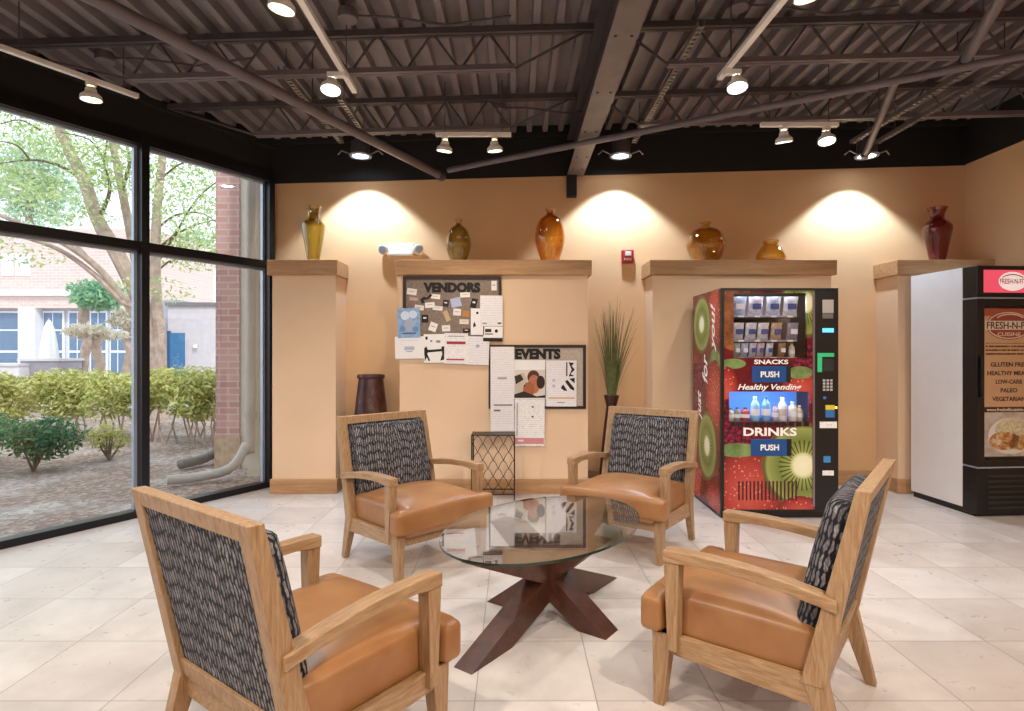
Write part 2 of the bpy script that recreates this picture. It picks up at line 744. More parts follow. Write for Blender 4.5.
# ceiling: ribbed steel deck running front to back
dk = MB()
x = XL - .2
P = .1525
while x < XR + .1:
    segs = [(0, .0), (.045, .0), (.053, .062), (.1445, .062), (.1525, 0)]
    for (a, za), (b, zb) in zip(segs[:-1], segs[1:]):
        xa, xb = x + a, x + b

        def yend(q):
            return YB + .1 if q > XC else YB + (q - XC) / TAN
        ya, yb = yend(xa), yend(xb)
        if ya <= YR and yb <= YR:
            continue
        dk.add([(xa, YR, deck_z(xa) + za), (xb, YR, deck_z(xb) + zb), (xb, max(yb, YR), deck_z(xb) + zb), (xa, max(ya, YR), deck_z(xa) + za)], [(0, 1, 2, 3)])
    x += P
struct('ceiling', dk, M_deck, origin=(0, 0, 3.4))
rs = MB()
rs.prism([(XL, YR - .1), (XR + .1, YR - .1), (XR + .1, YB + .1), (XC - .05, YB + .1)], 3.66, 3.70, 'z')
struct('roof_slab', rs, M_black, origin=(0, 0, 3.66))  # unseen roof slab over the deck, added to block the sun

eb = MB()
wbox(eb, -.05, LEN, .001, .05, 3.30, 3.37)
struct('trim_5', eb, M_black, origin=tuple(WM @ Vector((1, 0, 3.3))))
eb = MB().hexa([(XC - .02, YB - .07, deck_z(XC) - .04), (XC - .02, YB - .014, deck_z(XC) - .04), (XC - .02, YB - .014, deck_z(XC) + .06), (XC - .02, YB - .07, deck_z(XC) + .06)],
               [(XR - .014, YB - .07, deck_z(XR) - .04), (XR - .014, YB - .014, deck_z(XR) - .04), (XR - .014, YB - .014, deck_z(XR) + .06), (XR - .014, YB - .07, deck_z(XR) + .06)])
struct('trim_6', eb, M_black)

# baseboards
bb = MB().box(-1.66, YB - .018, 0, XR - .002, YB, .147)
struct('baseboard_back', bb, M_cap)
bb = MB().box(XR - .018, YR, 0, XR, 5.44, .147)
struct('baseboard_right', bb, M_cap)

# oak-capped wall columns
cols = [(-2.25, -1.662, 'narrow peach wall column with oak cap beside the window', -2.285, -1.635),
        (-1.07, .675, 'wide peach wall panel column carrying the two bulletin boards', -1.10, .708),
        (1.275, 2.93, 'wide peach wall column behind the vending machine', 1.243, 2.965),
        (3.55, XR - .004, 'peach wall column with oak cap in the right corner', 3.52, XR - .002)]
for (x0, x1, lab, c0, c1) in cols:
    t = thing('wall_column', ((x0 + x1) / 2, 5.6, 0), lab, 'column', 'oak capped columns along the back wall')
    b = MB().box(x0, 5.47, .1, x1, YB - .001, 2.06)
    link('column_body', b, M_panel, t)
    b = MB().box(c0, 5.43, 2.022, c1, YB - .001, 2.16)
    link('cap_board', b, M_cap, t, bevel=.004)
    b = MB().box(x0 - .016, 5.45, 0, min(x1 + .016, XR - .002), YB - .02, .134)
    link('base_board', b, M_cap, t, bevel=.003)

# ------------------------------------------------------------------ roof steel
t = thing('steel_beam', (.589, 1.4, 3.03), 'large grey steel I-beam running overhead to the back wall', 'beam')
b = MB()
b.box(.51, YR, 3.03, .668, YB - .015, 3.05)
link('bottom_flange', b, M_beam, t)
b = MB().box(.579, YR, 3.05, .599, YB - .015, 3.385)
link('beam_web', b, M_joist, t)
b = MB().box(.51, YR, 3.385, .668, YB - .015, 3.405)
link('top_flange', b, M_joist, t)
b = MB()
for y in (3.2, 3.9, 4.6, 5.2, 5.55):
    for xx in (.545, .633):
        b.lathe([(.009, 0), (.009, -.006)], (xx, y, 3.03), 6)
link('bolt_head', b, M_blackplastic, t)
b = MB().box(.507, 5.72, 2.825, .60, YB - .002, 3.028)
tag(link('beam_bracket', b, M_black), 'small black bracket stub on the wall under the big beam', 'bracket')


def joist(y, x0, x1, bx0, bx1, lab, g):
    t = thing('roof_joist', ((x0 + x1) / 2, y, 3.1), lab, 'joist', g)
    zt = lambda q: deck_z(q) - .006
    zb = lambda q: deck_z(q) - .275
    b = MB()
    for dy in (-.032, .006):
        b.hexa([(x0, y + dy, zt(x0) - .04), (x0, y + dy + .026, zt(x0) - .04), (x0, y + dy + .026, zt(x0)), (x0, y + dy, zt(x0))],
               [(x1, y + dy, zt(x1) - .04), (x1, y + dy + .026, zt(x1) - .04), (x1, y + dy + .026, zt(x1)), (x1, y + dy, zt(x1))])
    link('top_chord', b, M_joist, t)
    b = MB()
    for dy in (-.03, .004):
        b.hexa([(bx0, y + dy, zb(bx0) - .012), (bx0, y + dy + .026, zb(bx0) - .012), (bx0, y + dy + .026, zb(bx0) + .022), (bx0, y + dy, zb(bx0) + .022)],
               [(bx1, y + dy, zb(bx1) - .012), (bx1, y + dy + .026, zb(bx1) - .012), (bx1, y + dy + .026, zb(bx1) + .022), (bx1, y + dy, zb(bx1) + .022)])
    link('bottom_chord', b, M_pipe, t)
    pts = []
    n = max(2, round((bx1 - bx0) / .36))
    for i in range(n + 1):
        q = bx0 + (bx1 - bx0) * i / n
        pts.append((q, y, zb(q)))
        if i < n:
            q2 = q + (bx1 - bx0) / n / 2
            pts.append((q2, y, zt(q2) - .02))
    w = MB()
    for a, c in zip(pts[:-1], pts[1:]):
        w.tube([a, c], .008, 6)
    w.tube([(bx0, y, zb(bx0)), (x0 + .03, y, zt(x0) - .03)], .009, 6)
    w.tube([(bx1, y, zb(bx1)), (x1 - .03, y, zt(x1) - .03)], .009, 6)
    link('web_rods', w, M_joist, t)


rows = [(4.89, 'farthest row from camera'), (3.86, 'second row from the back wall'), (2.83, 'row just above the front frame edge'), (1.8, 'row behind the frame edge'), (.77, 'row over the camera')]
for i, (y, w_) in enumerate(rows):
    lx = wx(y) + .02
    joist(y, lx, .51, lx + (.96 if 3 < y < 4.5 else .74 if y > 4.5 else .25), (.0 if y < 4.5 else -.04), 'dark roof joist left of the big beam, ' + w_, 'open web roof joists')
    joist(y, .668, XR - .02, 1.0 if y < 4.5 else 1.03, XR - .1, 'dark roof joist right of the big beam, ' + w_, 'open web roof joists')

# pipes under the joists
pipes = [
    ('thick grey pipe slanting across the ceiling from upper left', [(-3.3, .2, 3.0), (-2.0, 2.82, 3.0), (-.69, 5.68, 2.995)], .036),
    ('thin grey pipe rising right across the ceiling from its back corner', [(-.62, 5.47, 2.995), (2.89, 3.35, 3.0), (4.38, 2.46, 3.0)], .025),
    ('short grey pipe at the upper right joining the thin cross pipe', [(1.95, 2.0, 3.04), (2.34, 2.82, 3.04), (2.70, 3.56, 3.04)], .03),
    ('grey branch pipe pointing at the back wall above the right wall washer', [(2.43, 3.77, 3.045), (3.02, 5.1, 3.0)], .026)]
for lab, pts, r in pipes:
    t = thing('sprinkler_pipe', pts[0], lab, 'pipe', 'sprinkler pipes under the roof joists')
    link('pipe_run', MB().tube(pts, r, 14), M_pipe, t, smooth='auto')
    b = MB()
    for q in (pts[0], pts[-1]):
        pass
    a, c = Vector(pts[-2]), Vector(pts[-1])
    d = (c - a).normalized()
    b.tube([c - d * .09, c - d * .02], r * 1.3, 14)
    link('coupling', b, M_joist, t, smooth='auto')
    b = MB()
    mid = a.lerp(c, .45)
    b.tube([mid + Vector((0, 0, r)), mid + Vector((0, 0, deck_z(mid.x) - mid.z))], .005, 6)
    link('hanger_rod', b, M_joist, t)

# perforated struts
for (x, y0, y1, lab) in ((-1.575, 3.96, 5.36, 'perforated strut left of the left wall washer'), (-1.31, 4.42, 5.36, 'perforated strut right of the left wall washer'),
                         (1.08, 3.42, 5.36, 'perforated strut leading to the middle wall washer'),
                         (3.06, 3.98, 5.36, 'perforated strut left of the right wall washer'), (3.29, 3.865, 5.36, 'perforated strut right of the right wall washer')):
    b = MB()
    z = 3.20
    b.box(x - .02, y0, z, x - .016, y1, z + .035)
    b.box(x + .016, y0, z, x + .02, y1, z + .035)
    n = int((y1 - y0) / .05)
    for i in range(n):
        ya = y0 + (y1 - y0) * i / n
        b.box(x - .016, ya, z, x + .016, ya + .028, z + .003)
    t = thing('strut_channel', (x, y0, z), lab, 'strut', 'galvanised struts under the deck')
    link('channel', b, M_strut, t)
    for yy in (y0 + .1, y1 - .25):
        link('hanger_rod', MB().tube([(x, yy, z + .003), (x, yy, deck_z(x))], .004, 6), M_joist, t)

# wall washer downlights
for (x, lab) in ((-1.44, 'round downlight hung near the back wall, leftmost'), (.985, 'round downlight hung near the back wall beside the big beam'), (3.28, 'round downlight hung near the back wall, rightmost')):
    y, z = 5.50, 3.13
    t = thing('round_downlight', (x, y, z), lab, 'downlight', 'round downlights washing the back wall')
    link('trim_ring', MB().lathe([(.075, 0), (.10, 0), (.105, .012), (.08, .02), (.075, .012)], (x, y, z), 28, True), M_silver, t, smooth='auto')
    link('housing', MB().lathe([(.078, .02), (.085, .02), (.085, .14), (.05, .16)], (x, y, z), 24), M_joist, t, smooth='auto')
    link('lit_lens', MB().lathe([(.074, .008), (.074, .014)], (x, y, z), 24), M_lens_cool, t)
    b = MB()
    for s in (-1, 1):
        b = MB()
        b.tube([(x + s * .085, y, z + .02), (x + s * .17, y - .02, z + .05), (x + s * .21, y, z + .02)], .006, 6)
        link('hanger_bar', b, M_strut, t)
    lamp('downlight_lamp', 'SPOT', (x, y, z - .01), 120, (.62, .80, 1), (x, y + .22, 0), 100, .3, .03)
    b = MB()

# track lighting
def head(parent_thing, x, y, z, aim, lens, xr):
    """a track head hanging under its track"""
    v = (Vector(aim) - Vector((x, y, z))).normalized()
    q = v.to_track_quat('Z', 'Y').to_matrix().to_4x4()
    piv = Vector((x, y, z - .078))
    Mh = Matrix.Translation(piv) @ q
    a = MB().box(min(x, xr) - .022, y - .022, z - .028, max(x, xr) + .022, y + .022, z - .002)
    a.tube([(x, y, z - .028), (x, y, z - .055)], .007, 8)
    a.tube([(x - .03, y, z - .055), (x + .03, y, z - .055)], .006, 8)
    a.tube([(x - .03, y, z - .055), (x - .03, y, z - .085)], .006, 8)
    h = link('track_head', a, M_white, parent_thing, bevel=.002)
    c = MB().lathe([(.018, -.045), (.03, -.036), (.034, -.012), (.06, .012), (.063, .038), (.057, .038), (.052, .02)], (0, 0, 0), 20, True, Mh)
    link('lamp_can', c, M_white, h_parent(h), smooth='auto')
    l = MB().lathe([(.054, .026), (.054, .030)], (0, 0, 0), 20, False, Mh)
    link('lit_lens', l, lens, h_parent(h))
    return piv + v * .07, v


def h_parent(h):
    return h


def fix_child(o):
    return o


def track(p0, p1, lab, heads):
    p0, p1 = Vector(p0), Vector(p1)
    d = (p1 - p0)
    L_ = d.length
    ang = math.atan2(d.y, d.x)
    t = thing('track_light', tuple((p0 + p1) / 2), lab, 'track light', 'white track lights under the roof joists')
    Mt = Matrix.Translation(p0) @ Matrix.Rotation(ang, 4, 'Z')
    link('track_rail', MB().box(0, -.018, 0, L_, .018, .03, Mt), M_white, t, bevel=.002)
    for f in (.12, .88):
        q = p0.lerp(p1, f)
        link('hanger_rod', MB().tube([q + Vector((0, 0, .03)), (q.x, q.y, deck_z(q.x))], .004, 6), M_joist, t)
    for (f, aim, lens, e, colr, ang_, *off) in heads:
        q = p0.lerp(p1, f) + Vector((off[0] if off else 0, 0, 0))
        pos, v = head(t, q.x, q.y, q.z, aim, lens, q.x - (off[0] if off else 0))
        lamp('track_lamp', 'SPOT', tuple(pos), e, colr, aim, ang_, .6, .03)


TZ = 3.04
track((-2.94, 3.366, TZ), (-2.57, 4.02, TZ), 'white track light parallel to the window at upper left', [(.62, (-2.7, 3.9, 0), M_lens_warm, 22, kelvin(3500), 110)])
track((-1.045, 2.2, TZ), (-1.07, 3.94, TZ), 'white track light running forward left of the big beam, cool glare', [(.83, (-1.15, 2.9, 0), M_lens_cool, 40, kelvin(5500), 110, -.07), (.33, (-1.6, 2.9, 0), M_lens_warm, 30, kelvin(3500), 110, -.04)])
track((1.34, 2.2, TZ), (1.30, 3.75, TZ), 'white track light running forward right of the big beam, cool glare', [(.91, (1.3, 2.9, 0), M_lens_cool, 40, kelvin(5500), 110, .055), (.31, (1.8, 2.9, 0), M_lens_warm, 30, kelvin(3500), 110)])
track((-.62, 4.62, 3.00), (-.03, 4.62, 3.00), 'short white track light near the back wall left of the big beam', [(.12, (-.9, 5.0, .3), M_lens_warm, 26, kelvin(3500), 100), (.78, (.1, 5.1, 0), M_lens_warm, 26, kelvin(3500), 100)])
track((1.84, 4.42, 3.00), (2.42, 4.42, 3.00), 'short white track light near the back wall right of the big beam', [(.3, (2.3, 4.9, .6), M_lens, 26, kelvin(4000), 100), (.85, (2.2, 3.6, 0), M_lens, 30, kelvin(4000), 100)])

# junction boxes and cable loops in the joists
for (px, py, Y, lab) in ((348, 19, 3.4, 'round junction box on the deck left of the big beam'), (105, 61, 3.75, 'round junction box near the window side joist end'),
                         (738, 8, 3.4, 'round junction box above the right cool track light'), (500, 110, 4.6, 'round junction box between the back joists')):
    p = at(px, py, Y)
    zz = deck_z(p.x)
    p = at(px, py, (zz - .06 - EYE) / (VY - py) * FPX)
    t = thing('junction_box', (p.x, p.y, zz - .07), lab, 'junction box')
    link('box_body', MB().lathe([(.055, 0), (.062, .006), (.062, .045), (.055, .068)], (p.x, p.y, zz - .07), 16), M_pipe, t, smooth='auto')
    pts = [(p.x + .06, p.y, zz - .04), (p.x + .25, p.y + .03, zz - .03), (p.x + .6, p.y + .05, zz - .07), (p.x + 1.0, p.y + .02, zz - .03)]
    link('flexible_conduit', MB().tube(pts, .008, 6), M_joist, t)

# ------------------------------------------------------------------ armchairs


def make_chair():
    t = thing('armchair', (0, 0, 0), None, 'armchair', 'oak armchairs around the glass table')
    kw = dict(parent=t, local=True)
    # seat rails
    b = MB()
    b.box(-.325, .285, .20, .325, .31, .275)
    b.box(-.325, -.24, .20, .325, -.215, .275)
    for s in (-1, 1):
        b.prism([(-.24, .185), (.30, .205), (.30, .275), (-.24, .275)], s * .318 - .014, s * .318 + .014, 'x')
    link('seat_rail', b, M_oak, bevel=.003, **kw)
    for s in (-1, 1):
        # front leg, tapered
        a = [(s * .285, .25, .275), (s * .34, .25, .275), (s * .34, .325, .275), (s * .285, .325, .275)]
        c = [(s * .292, .283, 0), (s * .333, .283, 0), (s * .333, .322, 0), (s * .292, .322, 0)]
        link('leg', MB().hexa(c, a), M_oakv, bevel=.003, **kw)
        # rear leg kicking back below the seat
        a = [(s * .29, -.262, .275), (s * .34, -.262, .275), (s * .34, -.19, .275), (s * .29, -.19, .275)]
        c = [(s * .296, -.325, 0), (s * .333, -.325, 0), (s * .333, -.288, 0), (s * .296, -.288, 0)]
        link('leg', MB().hexa(c, a), M_oakv, bevel=.003, **kw)
    # back frame: two stiles, top and bottom rail
    b = MB()
    P = lambda z: -.215 - (z - .25) * .232      # rear line of the back, leaning
    for s in (-1, 1):
        z0, z1 = .255, .895
        q0 = [(s * .288, P(z0) - .04, z0), (s * .343, P(z0) - .04, z0), (s * .343, P(z0) + .03, z0), (s * .288, P(z0) + .03, z0)]
        q1 = [(s * .288, P(z1) - .022, z1), (s * .343, P(z1) - .022, z1), (s * .343, P(z1) + .022, z1), (s * .288, P(z1) + .022, z1)]
        b.hexa(q0, q1)
    z0, z1 = .845, .895
    b.hexa([(-.289, P(z0) - .022, z0), (.289, P(z0) - .022, z0), (.289, P(z0) + .022, z0), (-.289, P(z0) + .022, z0)],
           [(-.289, P(z1) - .022, z1), (.289, P(z1) - .022, z1), (.289, P(z1) + .022, z1), (-.289, P(z1) + .022, z1)])
    z0, z1 = .27, .33
    b.hexa([(-.289, P(z0) - .03, z0), (.289, P(z0) - .03, z0), (.289, P(z0) + .01, z0), (-.289, P(z0) + .01, z0)],
           [(-.289, P(z1) - .03, z1), (.289, P(z1) - .03, z1), (.289, P(z1) + .01, z1), (-.289, P(z1) + .01, z1)])
    link('back_frame', b, M_oakv, bevel=.003, **kw)
    # rear upholstered panel, slightly proud of nothing
    z0, z1 = .331, .844
    b = MB().hexa([(-.287, P(z0) - .018, z0), (.287, P(z0) - .018, z0), (.287, P(z0) + .012, z0), (-.287, P(z0) + .012, z0)],
                  [(-.287, P(z1) - .016, z1), (.287, P(z1) - .016, z1), (.287, P(z1) + .012, z1), (-.287, P(z1) + .012, z1)])
    link('back_panel', b, M_fabric, **kw)
    # back cushion leaning on the frame
    ang = math.atan(.232)
    M = Matrix.Translation((0, P(.40) + .012, .40)) @ Matrix.Rotation(ang, 4, 'X')
    b = MB()
    b.rbox(-.272, .0, -.02, .272, .085, .44, r=.032, n=14, front=.022, M=M)
    link('back_cushion', b, M_fabric, smooth=True, **kw)
    # seat cushion with wings in front of the arm posts
    b = MB()
    b.rbox(-.301, -.235, .25, .301, .36, .415, r=.03, n=14, crown=.044)
    b.rbox(-.368, .276, .276, .368, .368, .412, r=.028, n=12, crown=.012)
    link('seat_cushion', b, M_leather, smooth=True, **kw)
    # arms: bowed board with a post in front
    for s in (-1, 1):
        b = MB()
        n = 10
        pts = []
        for i in range(n + 1):
            f = i / n
            y = -.295 + (.275 + .295) * f
            z = .545 + .046 * f + .02 * math.sin(PI * f)
            pts.append((y, z))
        lower = [(y, z - (.038 if y < .2 else .046)) for y, z in pts]
        x0, x1 = sorted((s * .298, s * .358))
        for i in range(n):
            b.hexa([(x0, lower[i][0], lower[i][1]), (x1, lower[i][0], lower[i][1]), (x1, pts[i][0], pts[i][1]), (x0, pts[i][0], pts[i][1])],
                   [(x0, lower[i + 1][0], lower[i + 1][1]), (x1, lower[i + 1][0], lower[i + 1][1]), (x1, pts[i + 1][0], pts[i + 1][1]), (x0, pts[i + 1][0], pts[i + 1][1])])
        bm = bmesh.new()
        me = bpy.data.meshes.new('tmp')
        me.from_pydata(b.v, [], b.f)
        bm.from_mesh(me)
        bmesh.ops.remove_doubles(bm, verts=bm.verts, dist=1e-5)
        dead = [f_ for f_ in bm.faces if len(f_.verts) == 4 and sum(1 for g in bm.faces if set(g.verts) == set(f_.verts)) > 1]
        bmesh.ops.delete(bm, geom=dead, context='FACES')
        bm.verts.index_update()
        b2 = MB()
        b2.add([v.co.copy() for v in bm.verts], [tuple(v.index for v in f_.verts) for f_ in bm.faces])
        bm.free()
        bpy.data.meshes.remove(me)
        link('armrest', b2, M_oak, bevel=.004, **kw)
        b = MB()
        xi0, xi1 = sorted((s * .304, s * .354))
        b.hexa([(xi0, .222, .225), (xi1, .222, .225), (xi1, .258, .225), (xi0, .258, .225)],
               [(xi0, .214, .545), (xi1, .214, .545), (xi1, .273, .545), (xi0, .273, .545)])
        link('arm_post', b, M_oakv, bevel=.003, **kw)
    return t


chair0 = make_chair()
poses = [(-.65, 3.789, -2.364, 'oak armchair with caramel seat standing before the bulletin board column, left of it'),
         (.806, 4.065, 2.534, 'oak armchair with caramel seat facing the camera beside the vending machine'),
         (-.689, 1.937, -.640, 'oak armchair nearest the window seen from behind, patterned back panel showing'),
         (.978, 2.28, .909, 'oak armchair at front right seen from its side, dark back cushion bulging')]
for i, (x, y, rz, lab) in enumerate(poses):
    c = chair0 if i == 0 else copy_tree(chair0)
    c.location = (x, y, 0)
    c.rotation_euler = (0, 0, rz)
    c['label'] = lab

# ------------------------------------------------------------------ glass coffee table
TC = Vector((.17, 2.95, 0))
t = thing('coffee_table', tuple(TC), 'low oval glass coffee table on crossed dark wooden beams between the armchairs', 'coffee table')
n = 72
ph = math.atan2(.8119, .5838)
ring = []
GC = (.157, 3.018)
for k in range(n):
    a = 2 * PI * k / n
    u, v = .643 * math.cos(a), .43 * math.sin(a)
    ring.append((GC[0] + u * math.cos(ph) - v * math.sin(ph), GC[1] + u * math.sin(ph) + v * math.cos(ph)))
b = MB().prism(ring, .428, .440, 'z')
link('glass_top', b, M_tabletop, t)
M_edge = mat('green_glass_edge', '26362f', .15)
b = MB()
o_, i_ = [], []
for k in range(n):
    a = 2 * PI * k / n
    for lst, g in ((o_, .6435), (i_, .641)):
        u, v = g * math.cos(a), (g - .213) * math.sin(a)
        lst.append((GC[0] + u * math.cos(ph) - v * math.sin(ph), GC[1] + u * math.sin(ph) + v * math.cos(ph)))
vs = [(x, y, .4275) for x, y in o_] + [(x, y, .4395) for x, y in o_]
b.add(vs, [(k, (k + 1) % n, (k + 1) % n + n, k + n) for k in range(n)])
link('polished_edge', b, M_edge, t)


def cross(dirv, half, w, hz=.427):
    d = Vector(dirv).normalized()
    s = Vector((-d.y, d.x, 0))
    k = half / .6
    prof = [(-.6, 0), (-.35, 0), (-.05, .105), (.05, .105), (.35, 0), (.6, 0), (.12, .21), (.56, hz), (.32, hz), (.0, .31), (-.32, hz), (-.56, hz), (-.12, .21)]
    prof = [(u * k, z) for u, z in prof]
    m = MB()
    nn = len(prof)
    vs = [TC + d * u + s * (-w / 2) + Vector((0, 0, z)) for u, z in prof] + [TC + d * u + s * (w / 2) + Vector((0, 0, z)) for u, z in prof]
    fs = [tuple(range(nn)), tuple(range(2 * nn - 1, nn - 1, -1))] + [(i, i + nn, (i + 1) % nn + nn, (i + 1) % nn) for i in range(nn)]
    m.add(vs, fs)
    return m


link('crossed_beam', cross((.60, .80, 0), .645, .10), M_walnut, t)
link('crossed_beam', cross((.80, -.59, 0), .35, .125, .4268), M_walnut, t)

# ------------------------------------------------------------------ glass vases on the caps
M_amber = glass_mat('amber_glass', (.95, .80, .47, 1), fac_scale=1.8, rough=.03, edge=3.2)
M_olive = glass_mat('olive_amber_glass', (.88, .83, .52, 1), fac_scale=2.0, rough=.03, edge=4)
M_gold = glass_mat('golden_glass', (.95, .84, .48, 1), fac_scale=1.8, rough=.03, edge=3)
M_ruby = glass_mat('ruby_glass', (.74, .26, .28, 1), fac_scale=1.8, rough=.03, edge=2)


def vase(px, prof, m, lab, y=5.56, z=2.16, name='glass_vase', group='glass vases on the oak caps'):
    p = at(px, 0, y)
    out = prof
    inner = [(max(r - .005, .003), zz) for r, zz in prof[::-1] if zz > .008]
    full = out + [(prof[-1][0] - .003, prof[-1][1] + .003)] + inner
    b = MB().lathe(full, (p.x, y, z), 36)
    o = link(name, b, m, smooth='auto')
    tag(o, lab, 'vase', group)
    return o


def smooth_prof(pts, k=5):
    out = []
    n = len(pts)
    for i in range(n - 1):
        p0, p1, p2, p3 = pts[max(i - 1, 0)], pts[i], pts[i + 1], pts[min(i + 2, n - 1)]
        for j in range(k):
            t = j / k
            out.append(tuple(.5 * ((2 * p1[a]) + (-p0[a] + p2[a]) * t + (2 * p0[a] - 5 * p1[a] + 4 * p2[a] - p3[a]) * t * t + (-p0[a] + 3 * p1[a] - 3 * p2[a] + p3[a]) * t ** 3) for a in (0, 1)))
    out.append(pts[-1])
    return out


k = 5.56 / FPX
vase(313.5, smooth_prof([(5 * k, 0), (6 * k, 2 * k), (8 * k, 14 * k), (11 * k, 30 * k), (11.5 * k, 37 * k), (8 * k, 41 * k), (6.5 * k, 43 * k), (6 * k, 49 * k), (8 * k, 55 * k)]), M_olive,
     'tall slim olive glass vase on the oak cap beside the window')
vase(458.5, smooth_prof([(6 * k, 0), (8 * k, 1 * k), (12 * k, 12 * k), (12.5 * k, 20 * k), (9.5 * k, 31 * k), (3.5 * k, 37 * k), (2.6 * k, 39 * k), (4 * k, 42 * k)]), M_olive,
     'small olive glass bottle vase above the VENDORS board')
vase(550, smooth_prof([(7 * k, 0), (9 * k, 1 * k), (14 * k, 16 * k), (15 * k, 27 * k), (12 * k, 40 * k), (5 * k, 47 * k), (3.4 * k, 49 * k), (5 * k, 53 * k)]), M_amber,
     'large amber glass vase above the EVENTS board')
vase(706, smooth_prof([(9 * k, 0), (13 * k, 2 * k), (18.5 * k, 12 * k), (19 * k, 19 * k), (14 * k, 30 * k), (4.5 * k, 35 * k), (3.8 * k, 37 * k), (5.6 * k, 39 * k)]), M_gold,
     'round golden glass vase with tiny neck above the vending machine')
vase(771, smooth_prof([(12 * k, 0), (14 * k, 2 * k), (14 * k, 7 * k), (10 * k, 14 * k), (7.4 * k, 17 * k), (8 * k, 21 * k)]), M_gold,
     'squat small golden glass jar on the cap right of the round vase')
vase(937.5, smooth_prof([(6.5 * k, 0), (7 * k, 1.5 * k), (10 * k, 17 * k), (13 * k, 33 * k), (10.5 * k, 39 * k), (6.5 * k, 43 * k), (6.5 * k, 48 * k), (9 * k, 54 * k)]), M_ruby,
     'ruby red glass vase on the right corner column')

# ------------------------------------------------------------------ tall basket, plant, wire stand
M_basket = mat('dark_mottled_lacquer', None, .35)
tt = NT(M_basket)
tt.link(tt.ramp(tt.noise(tt.coords((1, 1, .6)), 14, 4, .6), [(.35, lin('1d0d0b')), (.55, lin('4a1c17')), (.72, lin('5a5238'))]), tt.b.inputs['Base Color'])
bx = at(371, 0, 5.55).x
t = thing('floor_urn', (bx, 5.55, 0), 'tall dark tapered floor urn behind the left rear armchair', 'urn')
link('urn_body', MB().lathe(smooth_prof([(.205, 0), (.19, .35), (.15, .75), (.118, 1.03), (.110, 1.06)], 6), (bx, 5.55, 0), 36), M_basket, t, smooth='auto')
link('urn_rim', MB().lathe([(.106, 1.058), (.124, 1.062), (.130, 1.08), (.124, 1.10), (.10, 1.10), (.095, 1.06)], (bx, 5.55, 0), 36, True), M_basket, t, smooth='auto')

gx = at(611.5, 0, 5.60).x
t = thing('grass_arrangement', (gx, 5.60, 0), 'tall dark floor vase of long green grass between the columns', 'plant')
link('floor_vase', MB().lathe(smooth_prof([(.10, 0), (.12, .1), (.09, .45), (.055, .75), (.05, .80), (.075, .90)], 5) + [(.066, .90), (.045, .8)], (gx, 5.6, 0), 24), mat('dark_plum_glaze', '3a1512', .3), t, smooth='auto')
rnd = random.Random(3)
for nm, m, cnt, sp in (('grass_blades', mat('green_grass_blade', '5c6637', .6, vary=.3, vscale=20), 105, .27), ('dry_stems', mat('brown_dry_stem', '6d5632', .7, vary=.3, vscale=20), 30, .18)):
    g = MB()
    for i in range(cnt):
        a = rnd.uniform(0, 2 * PI)
        sp_ = sp * rnd.random() ** .7
        h = rnd.uniform(.5, .97) * (1.0 if nm == 'grass_blades' else 1.02)
        w = rnd.uniform(.003, .006)
        base = Vector((gx + .03 * math.cos(a), 5.60 + .03 * math.sin(a), .80))
        seg = 5
        prev = None
        dx, dy = math.cos(a), math.sin(a)
        for j in range(seg + 1):
            f = j / seg
            bend = sp_ * (f ** 1.5)
            p = base + Vector((dx * bend * (.68 if dx < 0 else 1), dy * bend * .55, (h + .1) * f * (1 - .12 * sp_ / .27 * f)))
            ww = w * (1 - f * .85)
            side = Vector((-dy, dx, 0)) * ww + Vector((ww * .5, 0, 0))
            cur = (p - side, p + side)
            if prev:
                g.add([prev[0], prev[1], cur[1], cur[0]], [(0, 1, 2, 3)])
            prev = cur
    link(nm, g, m, t)

# lattice stand
wx0, wx1, wy0, wy1, wz = -.378, -.005, 5.16, 5.36, .59
t = thing('wire_stand', ((wx0 + wx1) / 2, 5.26, 0), 'small dark wire lattice stand below the EVENTS board', 'stand')
b = MB()
for xx in (wx0, wx1):
    for yy in (wy0, wy1):
        b.box(xx - .006, yy - .006, 0, xx + .006, yy + .006, wz)
for zz in (.06, wz - .012):
    for yy in (wy0, wy1):
        b.box(wx0 + .006, yy - .005, zz, wx1 - .006, yy + .005, zz + .01)
    for xx in (wx0, wx1):
        b.box(xx - .005, wy0 + .006, zz, xx + .005, wy1 - .006, zz + .01)
link('stand_frame', b, M_wire, t)
for yy, nm in ((wy0, 'lattice_panel'),):
    b = MB()
    nx, nz = 4, 7
    cw, chh = (wx1 - wx0 - .012) / nx, (wz - .09) / nz
    for r in range(nz):
        for c in range(-1, nx + 1):
            x0 = wx0 + .006 + (c + (.5 if r % 2 else 0)) * cw
            z0 = .075 + r * chh
            pts = []
            for j in range(9):
                f = j / 8
                x = x0 + cw * f
                if x < wx0 or x > wx1:
                    continue
                pts.append((x, yy, z0 + chh * math.sin(PI * f)))
            if len(pts) > 2:
                b.tube(pts, .003, 5)
    link(nm, b, M_wire, t)
b = MB().box(wx0 + .007, wy0 + .007, wz - .011, wx1 - .007, wy1 - .007, wz - .004)
link('top_shelf', b, M_wire, t)

